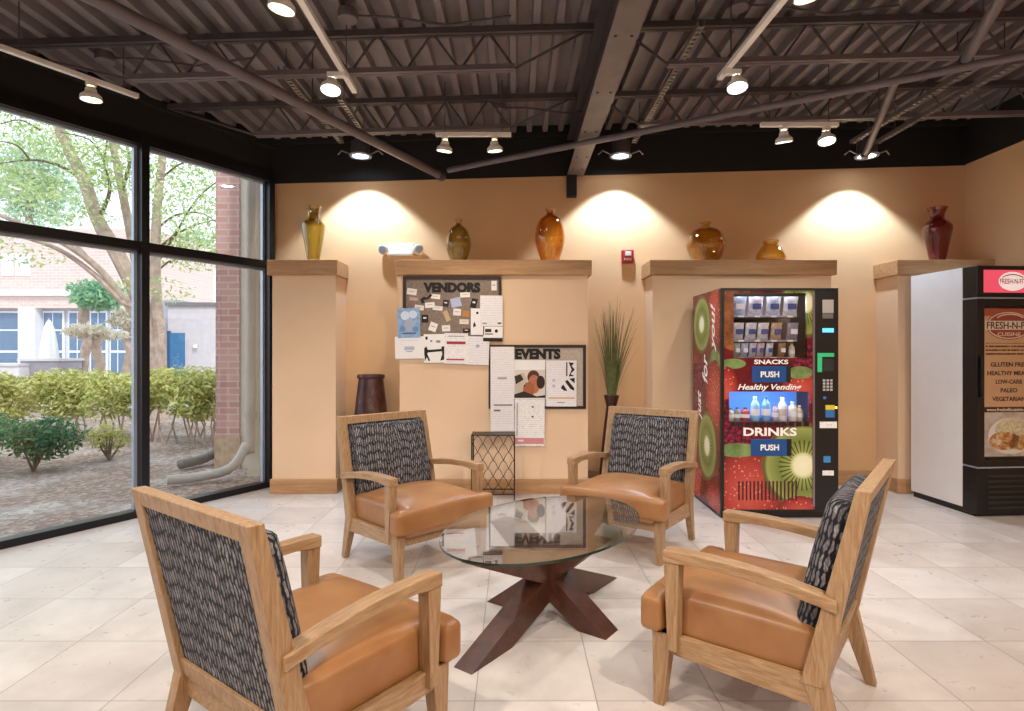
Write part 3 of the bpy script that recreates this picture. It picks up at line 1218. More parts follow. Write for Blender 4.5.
# ------------------------------------------------------------------ wall devices
p0 = at(402, 251, YB)
t = thing('emergency_light', (p0.x, YB, p0.z - .06), 'white twin head emergency light on the wall above the column cap', 'emergency light')
link('light_case', MB().rbox(p0.x - .12, YB - .06, p0.z - .055, p0.x + .12, YB - .002, p0.z + .065, r=.012, n=8), M_white, t, smooth=True)
for s in (-1, 1):
    M = Matrix.Translation((p0.x + s * .165, YB - .05, p0.z + .01)) @ Matrix.Rotation(PI / 2 + .25, 4, 'X') @ Matrix.Rotation(s * .3, 4, 'Y')
    h = link('lamp_head', MB().lathe([(.03, -.03), (.045, -.01), (.05, .03), (.044, .035)], (0, 0, 0), 20, False, M), M_white, t, smooth='auto')
    link('clear_lens', MB().lathe([(.042, .036), (.03, .042)], (0, 0, 0), 20, False, M), M_silver, h)
p0 = at(627, 257, YB)
t = thing('fire_alarm', (p0.x, YB, p0.z - .08), 'small red fire alarm strobe on the wall between two caps', 'fire alarm')
link('alarm_body', MB().rbox(p0.x - .058, YB - .05, p0.z - .065, p0.x + .058, YB - .002, p0.z + .065, r=.008, n=6), mat('alarm_red', 'a8231f', .4), t, smooth=True)
link('strobe_lens', MB().rbox(p0.x - .03, YB - .072, p0.z + .0, p0.x + .03, YB - .051, p0.z + .045, r=.006, n=6), mat('clear_strobe', 'd9cfc8', .2), t, smooth=True)
link('alarm_letters', text_mb('FIRE', p0.x, YB - .0505, p0.z - .03, .07, .022, .001), M_white, t)

# ------------------------------------------------------------------ bulletin boards
BY = 5.47
KB = BY / FPX


def bx_(px):
    return (px - VX) * KB


def bz_(py):
    return EYE - (py - VY) * KB


def cork(name, c1, c2):
    m = mat(name, None, .9)
    q = NT(m)
    q.link(q.ramp(q.noise(q.coords(), 60, 4, .7), [(.35, lin(c1)), (.65, lin(c2))]), q.b.inputs['Base Color'])
    return m


def board(x0, y0, x1, y1, lab, word, tx0, ty0, tx1, ty1, ck, off):
    X0, X1, Z0, Z1 = bx_(x0), bx_(x1), bz_(y1), bz_(y0)
    t = thing('bulletin_board', ((X0 + X1) / 2, BY, Z0), lab, 'bulletin board')
    f = MB()
    w = .027
    f.box(X0, BY - .024, Z0, X0 + w, BY - .001, Z1)
    f.box(X1 - w, BY - .024, Z0, X1, BY - .001, Z1)
    f.box(X0 + w, BY - .024, Z1 - w, X1 - w, BY - .001, Z1)
    f.box(X0 + w, BY - .024, Z0, X1 - w, BY - .001, Z0 + w)
    link('board_frame', f, mat('dark_mahogany_frame', '2a1413', .4), t, bevel=.002)
    link('cork_panel', MB().box(X0 + w, BY - .012, Z0 + w, X1 - w, BY - .001, Z1 - w), ck, t)
    cx, cz = (bx_(tx0) + bx_(tx1)) / 2, (bz_(ty0) + bz_(ty1)) / 2
    l = text_mb(word, cx, BY - .0122, cz, bx_(tx1) - bx_(tx0), bz_(ty0) - bz_(ty1), .003, off)
    link('lettering', l, M_ink, t)


board(403.4, 276.5, 501.5, 341, 'dark framed corkboard headed VENDORS covered with cards and flyers', 'VENDORS', 423.5, 282.5, 480.5, 292.8, cork('grey_brown_cork', '7d6c62', '98867a'), .068)
board(488.8, 344.8, 585.7, 408.7, 'dark framed corkboard headed EVENTS with three long flyers', 'EVENTS', 515, 348.5, 560.5, 359.3, cork('beige_grey_cork', 'b3a496', 'c9bbae'), .068)


def lines_mat(name, paper, ink, pitch, duty=.35, width=.7):
    m = mat(name, None, .8)
    q = NT(m)
    tc = q.coords()
    sp = q.node('ShaderNodeSeparateXYZ')
    q.link(tc, sp.inputs[0])
    f = q.math('FRACT', q.math('DIVIDE', sp.outputs[2], pitch))
    row = q.math('FLOOR', q.math('DIVIDE', sp.outputs[2], pitch))
    cv = q.node('ShaderNodeCombineXYZ')
    q.link(q.math('MULTIPLY', sp.outputs[0], 150), cv.inputs[0])
    q.link(q.math('MULTIPLY', row, 7.3), cv.inputs[2])
    n = q.noise(cv.outputs[0], 1, 1)
    on = q.math('MULTIPLY', q.math('LESS_THAN', f, duty), q.math('GREATER_THAN', n, 1 - width))
    q.link(q.mix(on, lin(paper), lin(ink)), q.b.inputs['Base Color'])
    return m


M_lines = lines_mat('white_printed_paper', 'f1ecee', 'd6d0d6', .016, .3, .55)
M_linesd = lines_mat('white_paper_dark_print', 'f3efee', 'b4aeb8', .018, .3, .45)


def sheet(name, px0, py0, px1, py1, m, lab, cat, depth=.0262, rot=0.0, group=None, deco=()):
    X0, X1, Z0, Z1 = bx_(px0), bx_(px1), bz_(py1), bz_(py0)
    cx, cz = (X0 + X1) / 2, (Z0 + Z1) / 2
    Y = BY - depth
    R = Matrix.Translation((cx, Y, cz)) @ Matrix.Rotation(math.radians(rot), 4, 'Y') @ Matrix.Translation((-cx, -Y, -cz))
    W, Hh = X1 - X0, Z1 - Z0
    b = MB().box(X0, Y - .0006, Z0, X1, Y, Z1, R)
    o = link(name, b, m, origin=(cx, Y, cz))
    tag(o, lab, cat, group)
    for dn, (kind, u0, v0, u1, v1, c) in enumerate(deco):       # fractions from the top left corner
        if kind != 'poly':
            a0, a1 = X0 + W * u0, X0 + W * u1
            b1, b0 = Z1 - Hh * v0, Z1 - Hh * v1
        mm = c if not isinstance(c, str) else mat('print_' + c, c, .7, vary=0)
        if kind == 'band':
            link('printed_band', MB().box(a0, Y - .0009 - dn * .0001, b0, a1, Y - .0006, b1, R), mm, o)
        elif kind == 'oval':
            pts = [((a0 + a1) / 2 + (a1 - a0) / 2 * math.cos(2 * PI * q / 20), (b0 + b1) / 2 + (b1 - b0) / 2 * math.sin(2 * PI * q / 20)) for q in range(20)]
            link('printed_shape', MB().prism(pts, Y - .0009 - dn * .0001, Y - .0006, 'y', R), mm, o)
        elif kind == 'poly':
            pts = [(X0 + W * a_, Z1 - Hh * b_) for a_, b_ in u0]
            link('printed_shape', MB().prism(pts, Y - .0009 - dn * .0001, Y - .0006, 'y', R), mm, o)
    return o


G = 'flyers pinned on the boards'
D0 = .0262
sheet('flyer', 398, 308.3, 420.6, 338, mat('blue_flyer', '8fb0d8', .8, vary=.25, vscale=30), 'light blue flyer at the lower left of the VENDORS board', 'flyer', D0 + .002, -1.5, None,
      [('oval', .15, .1, .55, .4, 'd7e5f5'), ('oval', .5, .08, .88, .35, 'cfdff2'), ('oval', .3, .35, .75, .8, 'a9b3c9'), ('band', .2, .82, .8, .87, '56617f'), ('oval', .1, .6, .35, .78, '6f93c4'), ('oval', .66, .62, .92, .8, '6f93c4')])
sheet('flyer', 395.6, 336.6, 424.6, 358.6, M_paper, 'white sheet hanging under the blue flyer', 'flyer', D0 + .0002, -1.2, None,
      [('band', .32, .45, .66, .62, 'b9bcd6'), ('band', .38, .66, .6, .7, 'a5a9c4'), ('band', .2, .15, .8, .18, 'd9d6de')])
sheet('flyer', 424.2, 334.2, 445, 362.6, M_paper, 'white flyer with black silhouettes hanging at the board bottom', 'flyer', D0 + .0012, -.8, None,
      [('poly', [(.02, .5), (.12, .42), (.2, .55), (.95, .52), (.98, .6), (.2, .64), (.1, .8), (.02, .74)], 0, 0, 0, M_ink), ('poly', [(.84, .45), (.98, .42), (.98, .9), (.78, .93), (.88, .7)], 0, 0, 0, M_ink),
       ('poly', [(.05, .66), (.14, .64), (.3, .93), (.24, .95), (.14, .8), (.04, .95)], 0, 0, 0, M_ink), ('oval', .08, .08, .2, .2, M_ink), ('oval', .3, .2, .42, .28, '7ea7a0'), ('band', .6, .22, .8, .3, '8a8a90')])
sheet('flyer', 444.6, 333.3, 468, 363.6, M_linesd, 'white flyer with two crimson bands hanging at the board bottom', 'flyer', D0 + .0022, .8, None,
      [('band', .1, .27, .9, .36, 'a8324a'), ('band', .1, .84, .86, .89, 'b03a50'), ('band', .16, .08, .84, .12, 'b0a9b6')])
sheet('flyer', 467.6, 336.5, 489.2, 364.8, M_lines, 'plain white sheet hanging right of the crimson banded flyer', 'flyer', D0 + .0004, 1.8, None, [('oval', .38, .28, .56, .4, 'a9b4cc')])
sheet('flyer', 471, 308.6, 483.5, 335, M_paper, 'narrow white card with two small dark figures on the VENDORS board', 'flyer', D0 + .0006, 0, None, [('oval', .42, .12, .62, .22, M_ink), ('poly', [(.2, .6), (.3, .5), (.42, .66), (.2, .72)], 0, 0, 0, M_ink)])
sheet('flyer', 480.2, 295.8, 502.8, 326.2, M_lines, 'white letter at the upper right of the VENDORS board', 'flyer', D0 + .0026, .3, None, [('band', .12, .9, .3, .93, '6c6870'), ('band', .78, .88, .94, .93, '3c3c44')])
sheet('flyer', 483.3, 325.6, 502.6, 341.4, M_paper, 'white card with black boxed heading at the board lower right', 'flyer', D0 + .001, .5, None,
      [('band', 0, 0, 1, .06, M_ink), ('band', 0, .0, .05, .62, M_ink), ('band', .1, .22, .42, .42, '2b2b30'), ('oval', .6, .24, .76, .46, M_ink), ('band', 0, .78, 1, 1, M_ink), ('band', .1, .5, .5, .58, '77757c')])
sheet('flyer', 490.6, 346.8, 514.2, 430.8, M_lines, 'long white sheet on the left of the EVENTS board', 'flyer', D0 + .0004, 0, None,
      [('band', .3, .36, .68, .385, 'a9a5b0'), ('band', .14, .68, .92, .70, '8d8a98'), ('band', .14, .745, .42, .765, '6f6c78')])
M_skin = mat('print_skin', 'b87350', .7, vary=.2, vscale=60)
sheet('flyer', 514.4, 360, 545, 398.8, M_paper, 'flyer with a photo of resting faces in the EVENTS board centre', 'flyer', D0 + .0012, 0, None,
      [('band', .02, .25, 1, .97, 'ddd2c8'), ('poly', [(.02, .40), (.3, .32), (.42, .5), (.3, .9), (.02, .88)], 0, 0, 0, 'c9bba9'), ('poly', [(.0, .42), (.2, .36), (.3, .5), (.05, .62)], 0, 0, 0, '3a2319'),
       ('oval', .42, .26, .82, .62, '5a2c1c'), ('oval', .44, .38, .84, .86, M_skin), ('oval', .28, .56, .66, .96, 'a9603e'), ('oval', .72, .4, .99, .74, '2e1812'), ('poly', [(.0, .88), (.3, .8), (.72, .93), (1, .9), (1, .97), (0, .97)], 0, 0, 0, '30201b'), ('oval', .3, .64, .36, .68, '402014')])
sheet('flyer', 514.7, 399.1, 544.4, 445.8, M_linesd, 'white calendar sheet with pink foot hanging below the EVENTS board', 'flyer', D0 + .0004, .3, None,
      [('band', .02, .82, .98, .95, 'd98f92'), ('band', .06, .08, .1, .78, '9b98a6'), ('oval', .56, .14, .64, .18, '55525c'), ('oval', .56, .35, .64, .39, '55525c'), ('band', .1, .86, .3, .9, 'f6e3e1')])
sheet('flyer', 546, 360.3, 576.2, 406.2, M_lines, 'white flyer with black striped artwork at right of the EVENTS board', 'flyer', D0 + .0006, 0, None,
      [('band', .66, .04, .7, .34, M_ink), ('poly', [(.74, .04), (.92, .06), (.84, .12), (.94, .2), (.8, .3), (.94, .34), (.74, .35), (.84, .2)], 0, 0, 0, M_ink),
       ('poly', [(.48, .6), (.56, .52), (.7, .66), (.6, .66)], 0, 0, 0, M_ink), ('poly', [(.62, .46), (.7, .42), (.92, .6), (.92, .66), (.8, .62)], 0, 0, 0, M_ink), ('poly', [(.76, .4), (.94, .38), (.94, .5)], 0, 0, 0, M_ink),
       ('band', .08, .8, .94, .84, 'd8b99a'), ('band', .36, .9, .62, .92, '8f8c96'), ('oval', .2, .4, .3, .47, 'c5c2cc'), ('oval', .2, .52, .3, .59, 'c5c2cc')])
cards = [(157, 155, 70, 45, 'f0e8e4', 'with dark dot', 8), (170, 207, 60, 22, 'c9a596', 'pinkish narrow', 5), (325, 190, 65, 32, 'efe8e2', 'left of centre', 6), (535, 178, 70, 35, 'f1ebe6', 'under the last letters', -2), (740, 112, 38, 70, 'eee6e0', 'upright at the top right corner', 0),
         (285, 250, 68, 38, 'f2ece8', 'below the first letters', -4), (340, 272, 70, 30, 'ece4e0', 'overlapping its neighbour', 6), (210, 268, 65, 35, 'eee6e0', 'above the blue flyer', 8), (398, 238, 42, 48, '2c2a30', 'small black square', 8),
         (470, 232, 72, 66, 'b5bfe0', 'pale blue crumpled', -12), (597, 237, 42, 66, '1c1a1c', 'black upright', 14), (478, 300, 55, 48, 'efe7e2', 'white, below the blue one', 4), (405, 327, 34, 76, 'c9ab86', 'tan tilted', -22), (542, 312, 50, 44, 'c2854f', 'orange', 10),
         (528, 368, 65, 34, 'e9d9cc', 'cream near the bottom', 2), (250, 347, 48, 56, '16161c', 'black round', 0), (308, 405, 54, 62, 'f0eae6', 'white tilted at lower left', 20), (400, 415, 58, 44, 'efe9e4', 'white at the bottom centre', -3), (545, 431, 52, 28, '2a2624', 'black at the bottom', 0)]
for i, (cx, cy, w, h, c, d, rot) in enumerate(cards):
    px, py = 390 + cx / 7.108, 270 + cy / 7.108
    w_, h_ = w / 7.108, h / 7.108
    deco = [('band', .2, .4, .75, .5, 'a9a2a4')] if c[0] in 'ef' else [('band', .25, .3, .7, .5, 'e6e6ea')] if c[0] in '12' else []
    o = sheet('business_card', px - w_ / 2, py - h_ / 2, px + w_ / 2, py + h_ / 2, mat('card_' + c, c, .7, vary=.05), 'small card pinned on the VENDORS board, ' + d, 'card', .0126 + .0011 * (i % 5), rot, 'small cards on the VENDORS board', deco)
b = MB()
pts = [at(390 / 1 + cx / 7.108, 270 + cy / 7.108, BY - .02) for cx, cy in ((215, 210), (240, 190), (262, 196), (290, 168), (300, 182), (270, 205), (235, 212), (250, 235), (225, 232))]
b.prism([(p.x, p.z) for p in pts], BY - .0205, BY - .0195, 'y')
tag(link('paper_cutout', b, M_ink), 'black cut-out figure under the V of the VENDORS board', 'decoration')

# ------------------------------------------------------------------ vending machine


def layered(name, plane, layers, base, rough=.25):
    """printed fruit picture: each layer is an ellipse filled like a fruit. plane gives the two axes used (0=x,1=y,2=z)"""
    m = mat(name, None, rough)
    q = NT(m)
    tc = q.coords()
    sp = q.node('ShaderNodeSeparateXYZ')
    q.link(tc, sp.inputs[0])
    U, V = sp.outputs[plane[0]], sp.outputs[plane[1]]
    nz = q.noise(tc, 9, 4, .6)
    col = q.ramp(nz, [(.3, lin(base[0])), (.7, lin(base[1]))])
    vo = q.node('ShaderNodeTexVoronoi')
    q.link(tc, vo.inputs['Vector'])
    vo.inputs['Scale'].default_value = 34
    seeds = q.math('LESS_THAN', vo.outputs['Distance'], .22)
    for (kind, cu, cv, ru, rv) in layers:
        du = q.math('DIVIDE', q.math('SUBTRACT', U, cu), ru)
        dv = q.math('DIVIDE', q.math('SUBTRACT', V, cv), rv)
        r = q.math('SQRT', q.math('ADD', q.math('MULTIPLY', du, du), q.math('MULTIPLY', dv, dv)))
        rr = q.math('ADD', r, q.math('MULTIPLY', q.math('SUBTRACT', nz, .5), .12))
        mask = q.math('LESS_THAN', rr, 1.0)
        if kind == 'kiwi':
            ang = q.math('ARCTAN2', dv, du)
            ray = q.math('SINE', q.math('MULTIPLY', ang, 30))
            flesh = q.ramp(r, [(0, lin('f2efd0')), (.22, lin('e9e8bd')), (.34, lin('99a352')), (.6, lin('74823c')), (.86, lin('979f58')), (.92, lin('6b5a30')), (1, lin('6e5330'))])
            band = q.math('MULTIPLY', q.math('GREATER_THAN', r, .3), q.math('LESS_THAN', r, .58))
            dark = q.math('MULTIPLY', band, q.math('GREATER_THAN', ray, .45))
            fill = q.mix(q.math('MULTIPLY', dark, .75), flesh, lin('26240f'))
        elif kind == 'strawberry':
            flesh = q.ramp(r, [(0, lin('c9584a')), (.6, lin('b03c34')), (1, lin('7c2020'))])
            fill = q.mix(q.math('MULTIPLY', seeds, .55), flesh, lin('f0b49a'))
        elif kind == 'berry':
            fill = q.ramp(vo.outputs['Distance'], [(0, lin('a8304e')), (.5, lin('6d1230')), (.8, lin('2a0714'))])
        elif kind == 'leaf':
            fill = q.ramp(nz, [(.3, lin('4d6a35')), (.7, lin('8ba064'))])
        elif kind == 'brown':
            fill = q.ramp(nz, [(.3, lin('5a2c1a')), (.7, lin('a9683c'))])
        col = q.mix(mask, col, fill)
    q.link(col, q.b.inputs['Base Color'])
    return m


VX0, VX1, VY0, VY1, VH = 1.62, 2.54, 4.636, 5.37, 1.815


def vx(px):
    return VX0 + (px - 721) / 127.3


def vz(py):
    return EYE - (py - VY) / 127.3


t = thing('vending_machine', ((VX0 + VX1) / 2, (VY0 + VY1) / 2, 0), 'tall black snack and drinks vending machine wrapped in fruit pictures', 'vending machine')
ox, oy = (VX0 + VX1) / 2, (VY0 + VY1) / 2
DX1 = vx(814.5)      # right edge of the picture door
frontm = layered('fruit_door_print', (0, 2), [
    ('brown', vx(733) - ox, 1.62, .16, .3), ('kiwi', vx(806) - ox, 1.70, .20, .28), ('strawberry', vx(802) - ox, 1.03, .16, .14), ('berry', vx(806) - ox, 1.25, .10, .13),
    ('leaf', vx(800) - ox, 1.15, .10, .05), ('leaf', vx(733) - ox, 1.22, .1, .04), ('strawberry', vx(727) - ox, 1.0, .09, .2), ('berry', vx(733) - ox, .83, .14, .12), ('berry', vx(737) - ox, .66, .14, .14), ('strawberry', vx(748) - ox, .20, .27, .36),
    ('leaf', vx(738) - ox, .54, .17, .055), ('kiwi', vx(803) - ox, .42, .33, .34), ('strawberry', vx(800) - ox, .06, .18, .12)], ('3a0c14', '7c1a22'))
sidem = layered('fruit_side_print', (1, 2), [
    ('strawberry', 4.80 - oy, 1.62, .16, .3), ('leaf', 4.78 - oy, 1.2, .14, .14), ('berry', 5.2 - oy, 1.05, .2, .18), ('strawberry', 4.80 - oy, .95, .22, .3), ('kiwi', 5.12 - oy, 1.55, .235, .25),
    ('berry', 5.25 - oy, .78, .14, .12), ('kiwi', 4.98 - oy, .52, .245, .29), ('strawberry', 5.3 - oy, .14, .2, .22), ('strawberry', 4.8 - oy, .1, .2, .14)], ('4a1a16', '8c2a24'))
WZ0, WZ1 = vz(357.8), vz(293)
WX0, WX1 = vx(733.5), vx(807)
EZ0, EZ1 = vz(421.8), vz(391.6)
EX0, EX1 = vx(729), vx(809.5)
PX0 = vx(724)
# cabinet shell: back, sides, top, bottom, with open bays in front
b = MB()
b.box(VX0 + .002, VY0 + .42, .06, VX1, VY1, VH)
b.box(VX0 + .002, VY0 + .03, .06, VX0 + .035, VY0 + .42, VH)
b.box(VX0 + .035, VY0 + .03, VH - .03, DX1, VY0 + .42, VH)
b.box(VX0 + .035, VY0 + .03, .06, DX1, VY0 + .42, EZ0 - .02)
b.box(VX0 + .035, VY0 + .03, EZ1 + .01, DX1, VY0 + .42, WZ0 - .01)
b.box(DX1, VY0 + .03, .06, VX1, VY0 + .42, VH)
link('cabinet', b, M_blackplastic, t)
b = MB().box(VX0, VY0 + .03, .03, VX0 + .002, VY1, VH - .005)
link('side_picture', b, sidem, t)
b = MB().box(VX0 + .01, VY0 + .04, .0, VX1 - .01, VY1 - .02, .06)
link('base_plinth', b, M_blackplastic, t)
# door panel pieces around the two windows
b = MB()
y0, y1 = VY0, VY0 + .029
Z0 = .075
b.box(PX0, y0, Z0, DX1, y1, EZ0)
b.box(PX0, y0, EZ0, EX0, y1, EZ1)
b.box(EX1, y0, EZ0, DX1, y1, EZ1)
b.box(PX0, y0, EZ1, DX1, y1, WZ0)
b.box(PX0, y0, WZ0, WX0, y1, WZ1)
b.box(WX1, y0, WZ0, DX1, y1, WZ1)
b.box(PX0, y0, WZ1, DX1, y1, VH - .02)
door = link('picture_door', b, frontm, t)
b = MB()
b.box(VX0, VY0 - .004, 0.06, PX0, VY0 + .029, VH)
b.box(PX0, VY0 - .004, VH - .02, VX1, VY0 + .029, VH)
b.box(PX0, VY0 - .004, .06, DX1, VY0 + .029, .075)
b.box(DX1, VY0 - .004, .06, VX1, VY0 + .029, VH - .02)
link('door_frame', b, M_blackplastic, t, bevel=.003)
link('door_handle_strip', MB().box(DX1 - .018, VY0 - .008, .1, DX1 - .002, VY0 - .001, VH - .04), mat('pale_strip', '8d8088', .3, .6), t)
M_in = mat('machine_interior', '1d1b22', .5)
b = MB().box(WX0 - .03, VY0 + .41, WZ0 - .009, VX1 - .01, VY0 + .418, VH - .031)
link('snack_bay_back', b, mat('bay_back_brown', '5a4638', .7), t)
b = MB().box(EX0 - .005, VY0 + .30, EZ0 - .02, VX1 - .01, VY0 + .31, EZ1 + .009)
link('drink_bay_back', b, mat('drink_bay_blue', '3f78d0', .5, emit='4d8ce8', es=.55), t)
link('drink_bay_floor', MB().box(EX0 - .005, VY0 + .03, EZ0 - .018, EX1 + .005, VY0 + .30, EZ0 - .002), M_in, t)
b = MB()
for i in range(11):
    xx = EX0 + (EX1 - EX0) * (i + .5) / 11
    b.prism([(xx - .024, EZ0 - .035), (xx + .024, EZ0 - .035), (xx + .018, EZ0), (xx - .018, EZ0)], VY0 - .004, VY0, 'y')
link('drink_tray_teeth', b, M_blackplastic, t)
shelf_z = [vz(315.2), vz(339.8), WZ0 + .004]
for z in shelf_z:
    s = link('snack_shelf', MB().box(WX0 - .02, VY0 + .04, z - .012, WX1 - .06, VY0 + .40, z), mat('shelf_grey', 'a9a4ac', .4, .5), t)
    pr = MB()
    for i in range(4):
        xx = WX0 + .05 + i * .13
        pr.box(xx, VY0 + .036, z - .014, xx + .045, VY0 + .0395, z)
    link('price_tag', pr, M_paper, s)
# strip lights inside the bays
link('bay_light_tube', MB().tube([(WX0, VY0 + .06, WZ1 + .015), (WX1, VY0 + .06, WZ1 + .015)], .008, 8), mat('lit_tube', 'ffffff', .4, emit='f2f6ff', es=10, vary=0), t)
for (z, e) in ((WZ1 - .0, 3.0), (EZ1 - .01, 1.5)):
    lp = lamp('bay_lamp', 'AREA', ((WX0 + WX1) / 2, VY0 + .09, z), e, (.93, .96, 1), ((WX0 + WX1) / 2, VY0 + .22, z - .5))
    lp.data.shape = 'RECTANGLE'
    lp.data.size = .5
    lp.data.size_y = .03
link('snack_window', MB().box(WX0 + .001, VY0 + .01, WZ0 + .001, WX1 - .001, VY0 + .014, WZ1 - .001), M_mglass, t)
link('drink_window', MB().box(EX0 + .001, VY0 + .01, EZ0 + .001, EX1 - .001, VY0 + .014, EZ1 - .001), M_mglass, t)
M_wtext = mat('white_lettering', 'f7f4f2', .5, vary=0)
link('snacks_lettering', text_mb('SNACKS', vx(771), VY0 - .0005, vz(361.9), .268, .036, .001, .03), M_wtext, t)
link('slogan_lettering', text_mb('Healthy Vending', vx(769.5), VY0 - .0005, vz(387.8), .50, .058, .001, .02, .3), M_wtext, t)
link('drinks_lettering', text_mb('DRINKS', vx(769.9), VY0 - .0005, vz(431.8), .42, .066, .001, .03), M_wtext, t)
M_push = mat('push_blue', '134a8c', .35)
for (a, c_, d, e) in ((751.6, 366.2, 790.3, 382.4), (750.6, 439, 791, 455.8)):
    x0, x1, z0, z1 = vx(a), vx(d), vz(e), vz(c_)
    f = link('push_flap', MB().box(x0, VY0 - .006, z0, x1 - .035, VY0 - .001, z1), M_push, t, bevel=.002)
    link('push_lettering', text_mb('PUSH', (x0 + x1) / 2 - .012, VY0 - .0062, (z0 + z1) / 2, .145, .048, .001, .03), M_wtext, f)
    link('flap_recess', MB().box(x1 - .034, VY0 - .006, z0, x1, VY0 - .001, z1), M_ink, t)
b = MB()
for i in range(16):
    xx = vx(738) + i * (vx(799) - vx(738)) / 16
    b.box(xx, VY0 - .003, vz(500), xx + .012, VY0 - .0005, vz(481))
link('air_grille', b, mat('grille_maroon', '4a1216', .5), t)
tw = mat('script_white', 'f4efe8', .5, vary=0)
for word, wy_, wz_, wl in (('just', 5.17, .85, .25), ('for', 5.03, 1.17, .25), ('you!', 4.82, 1.51, .40)):
    link('side_lettering', text_mb(word, VX0 - .0002, wy_, wz_, wl, .13, .001, .018, .35, face='left_up'), tw, t)
# control column
cy = VY0 - .004


def ctl(name, a, c_, d, e, m, dep=.003):
    return link(name, MB().box(vx(a), cy - dep, vz(e), vx(d), cy - .0002, vz(c_)), m, t)


ctl('instruction_label', 822, 299.8, 833, 313, mat('label_grey', 'b9b4ae', .6))
ctl('note_slot', 822, 313.5, 832.5, 318.5, mat('slot_grey', '7a716e', .5))
ctl('blue_note_light', 822, 328.2, 833.2, 332.4, mat('lit_blue', '3a90e0', .4, emit='58b0ff', es=1.6, vary=0))
g = ctl('green_card_reader', 817, 353, 833.5, 356.8, mat('reader_green', '2fa06a', .4, emit='3bc07c', es=.35, vary=0))
ctl('green_card_reader', 817, 356.9, 821.5, 372, mat('reader_green', None))
ctl('reader_screen', 822.5, 359, 833, 371, mat('dim_screen', '2a3234', .3))
b = MB()
for i in range(3):
    for j in range(4):
        xx, zz = vx(823.5 + i * 3.6), vz(380.4 + j * 3.1)
        b.box(xx - .009, cy - .005, zz - .008, xx + .009, cy - .0002, zz + .008)
link('keypad', b, mat('key_grey', 'c2bec0', .4), t)
ctl('blue_button', 822.8, 396.5, 825.4, 399, mat('lit_blue_dim', '3f7fc8', .4))
ctl('yellow_sticker', 825, 405, 834, 409.8, mat('sticker_yellow', 'd9c832', .5))
ctl('blue_sticker', 825, 410, 834, 417.5, mat('sticker_blue', '2f6fb8', .5))
ctl('white_notice', 819.2, 421.6, 836.4, 428, M_linesd)
ctl('blue_badge', 823, 456.2, 830, 462.4, mat('badge_blue', '3f88c8', .5))
ctl('white_badge', 822, 470.4, 833.2, 475.4, M_linesd)
ctl('amber_lamp', 834.6, 406.4, 836.6, 408.6, mat('lit_amber', 'ffd060', .4, emit='ffcf60', es=2, vary=0))

# snacks and bottles in the machine
rnd = random.Random(11)


def bag(x, z, w, h, c, lab, g, y):
    m = mat('foil_' + c, c, .28, vary=.35, vscale=26)
    mb = MB()
    n = 6
    vs, fs = [], []
    for side in (-1, 1):
        base = len(vs)
        for j in range(n + 1):
            for i in range(n + 1):
                u, v = i / n * 2 - 1, j / n * 2 - 1
                puff = .022 * (1 - u ** 4) * (1 - abs(v) ** 3)
                vs.append((x + u * w / 2 * (1 - .06 * (1 - v * v)), y + side * puff - .05 * v * .3, z + (v + 1) / 2 * h))
        for j in range(n):
            for i in range(n):
                a = base + j * (n + 1) + i
                fs.append((a, a + 1, a + n + 2, a + n + 1))
    mb.add(vs, fs)
    o = link('snack_bag', mb, m, smooth=True)
    tag(o, lab, 'snack bag', g)
    link('bag_label', MB().box(x - w * .3, y - .034 , z + h * .32, x + w * .3, y - .0305, z + h * .62), mat('foil_label_' + c, 'f2eef0' if c[0] < 'c' else '3a4a8c', .5), o)


ordn = ['leftmost', 'second', 'third', 'fourth', 'fifth', 'sixth']
for r, (z, xs, w, h, cs) in enumerate(((shelf_z[0], [741.5, 758.4, 776.5, 794], .13, .15, ['b4c4e4', 'd8d4e4', 'c4ccdc', 'dcdce8']),
                                       (shelf_z[1], [740.6, 753.5, 766, 779.5, 796], .10, .135, ['e8e2e0', 'e5e2ea', 'f0ecec', 'caa88c', '9a8f98']),
                                       (shelf_z[2], [739, 747, 755.5, 763.5, 772.5, 785], .065, .112, ['a9b0a0', 'b4bcd4', 'cfd0dc', 'ccb8bc', 'd8d6dc', 'a0744c']))):
    for i, (px, c) in enumerate(zip(xs, cs)):
        bag(vx(px) + .012, z + .003, w * .9, h, c, '%s snack bag from the left on the %s shelf of the vending machine' % (ordn[i], ['top', 'middle', 'bottom'][r]), 'snack bags in the vending machine', VY0 + .09)


def bottle(x, z, r, h, c, cap, lab, g, y, name='drink_bottle'):
    m = mat('drink_' + c, c, .2, vary=.1)
    prof = [(r * .9, 0), (r, .006), (r, h * .62), (r * .85, h * .72), (r * .38, h * .86), (r * .38, h * .92)]
    o = link(name, MB().lathe(prof, (x, y, z), 18), m, smooth='auto')
    tag(o, lab, 'bottle', g)
    link('bottle_cap', MB().lathe([(r * .45, h * .92), (r * .45, h)], (x, y, z), 14), mat('cap_' + cap, cap, .4), o)
    link('bottle_label', MB().lathe([(r * 1.01, h * .22), (r * 1.01, h * .5)], (x, y, z), 18), mat('blabel_' + cap, 'f0ecec' if cap != 'f2f2f2' else 'c8b8a8', .5), o)


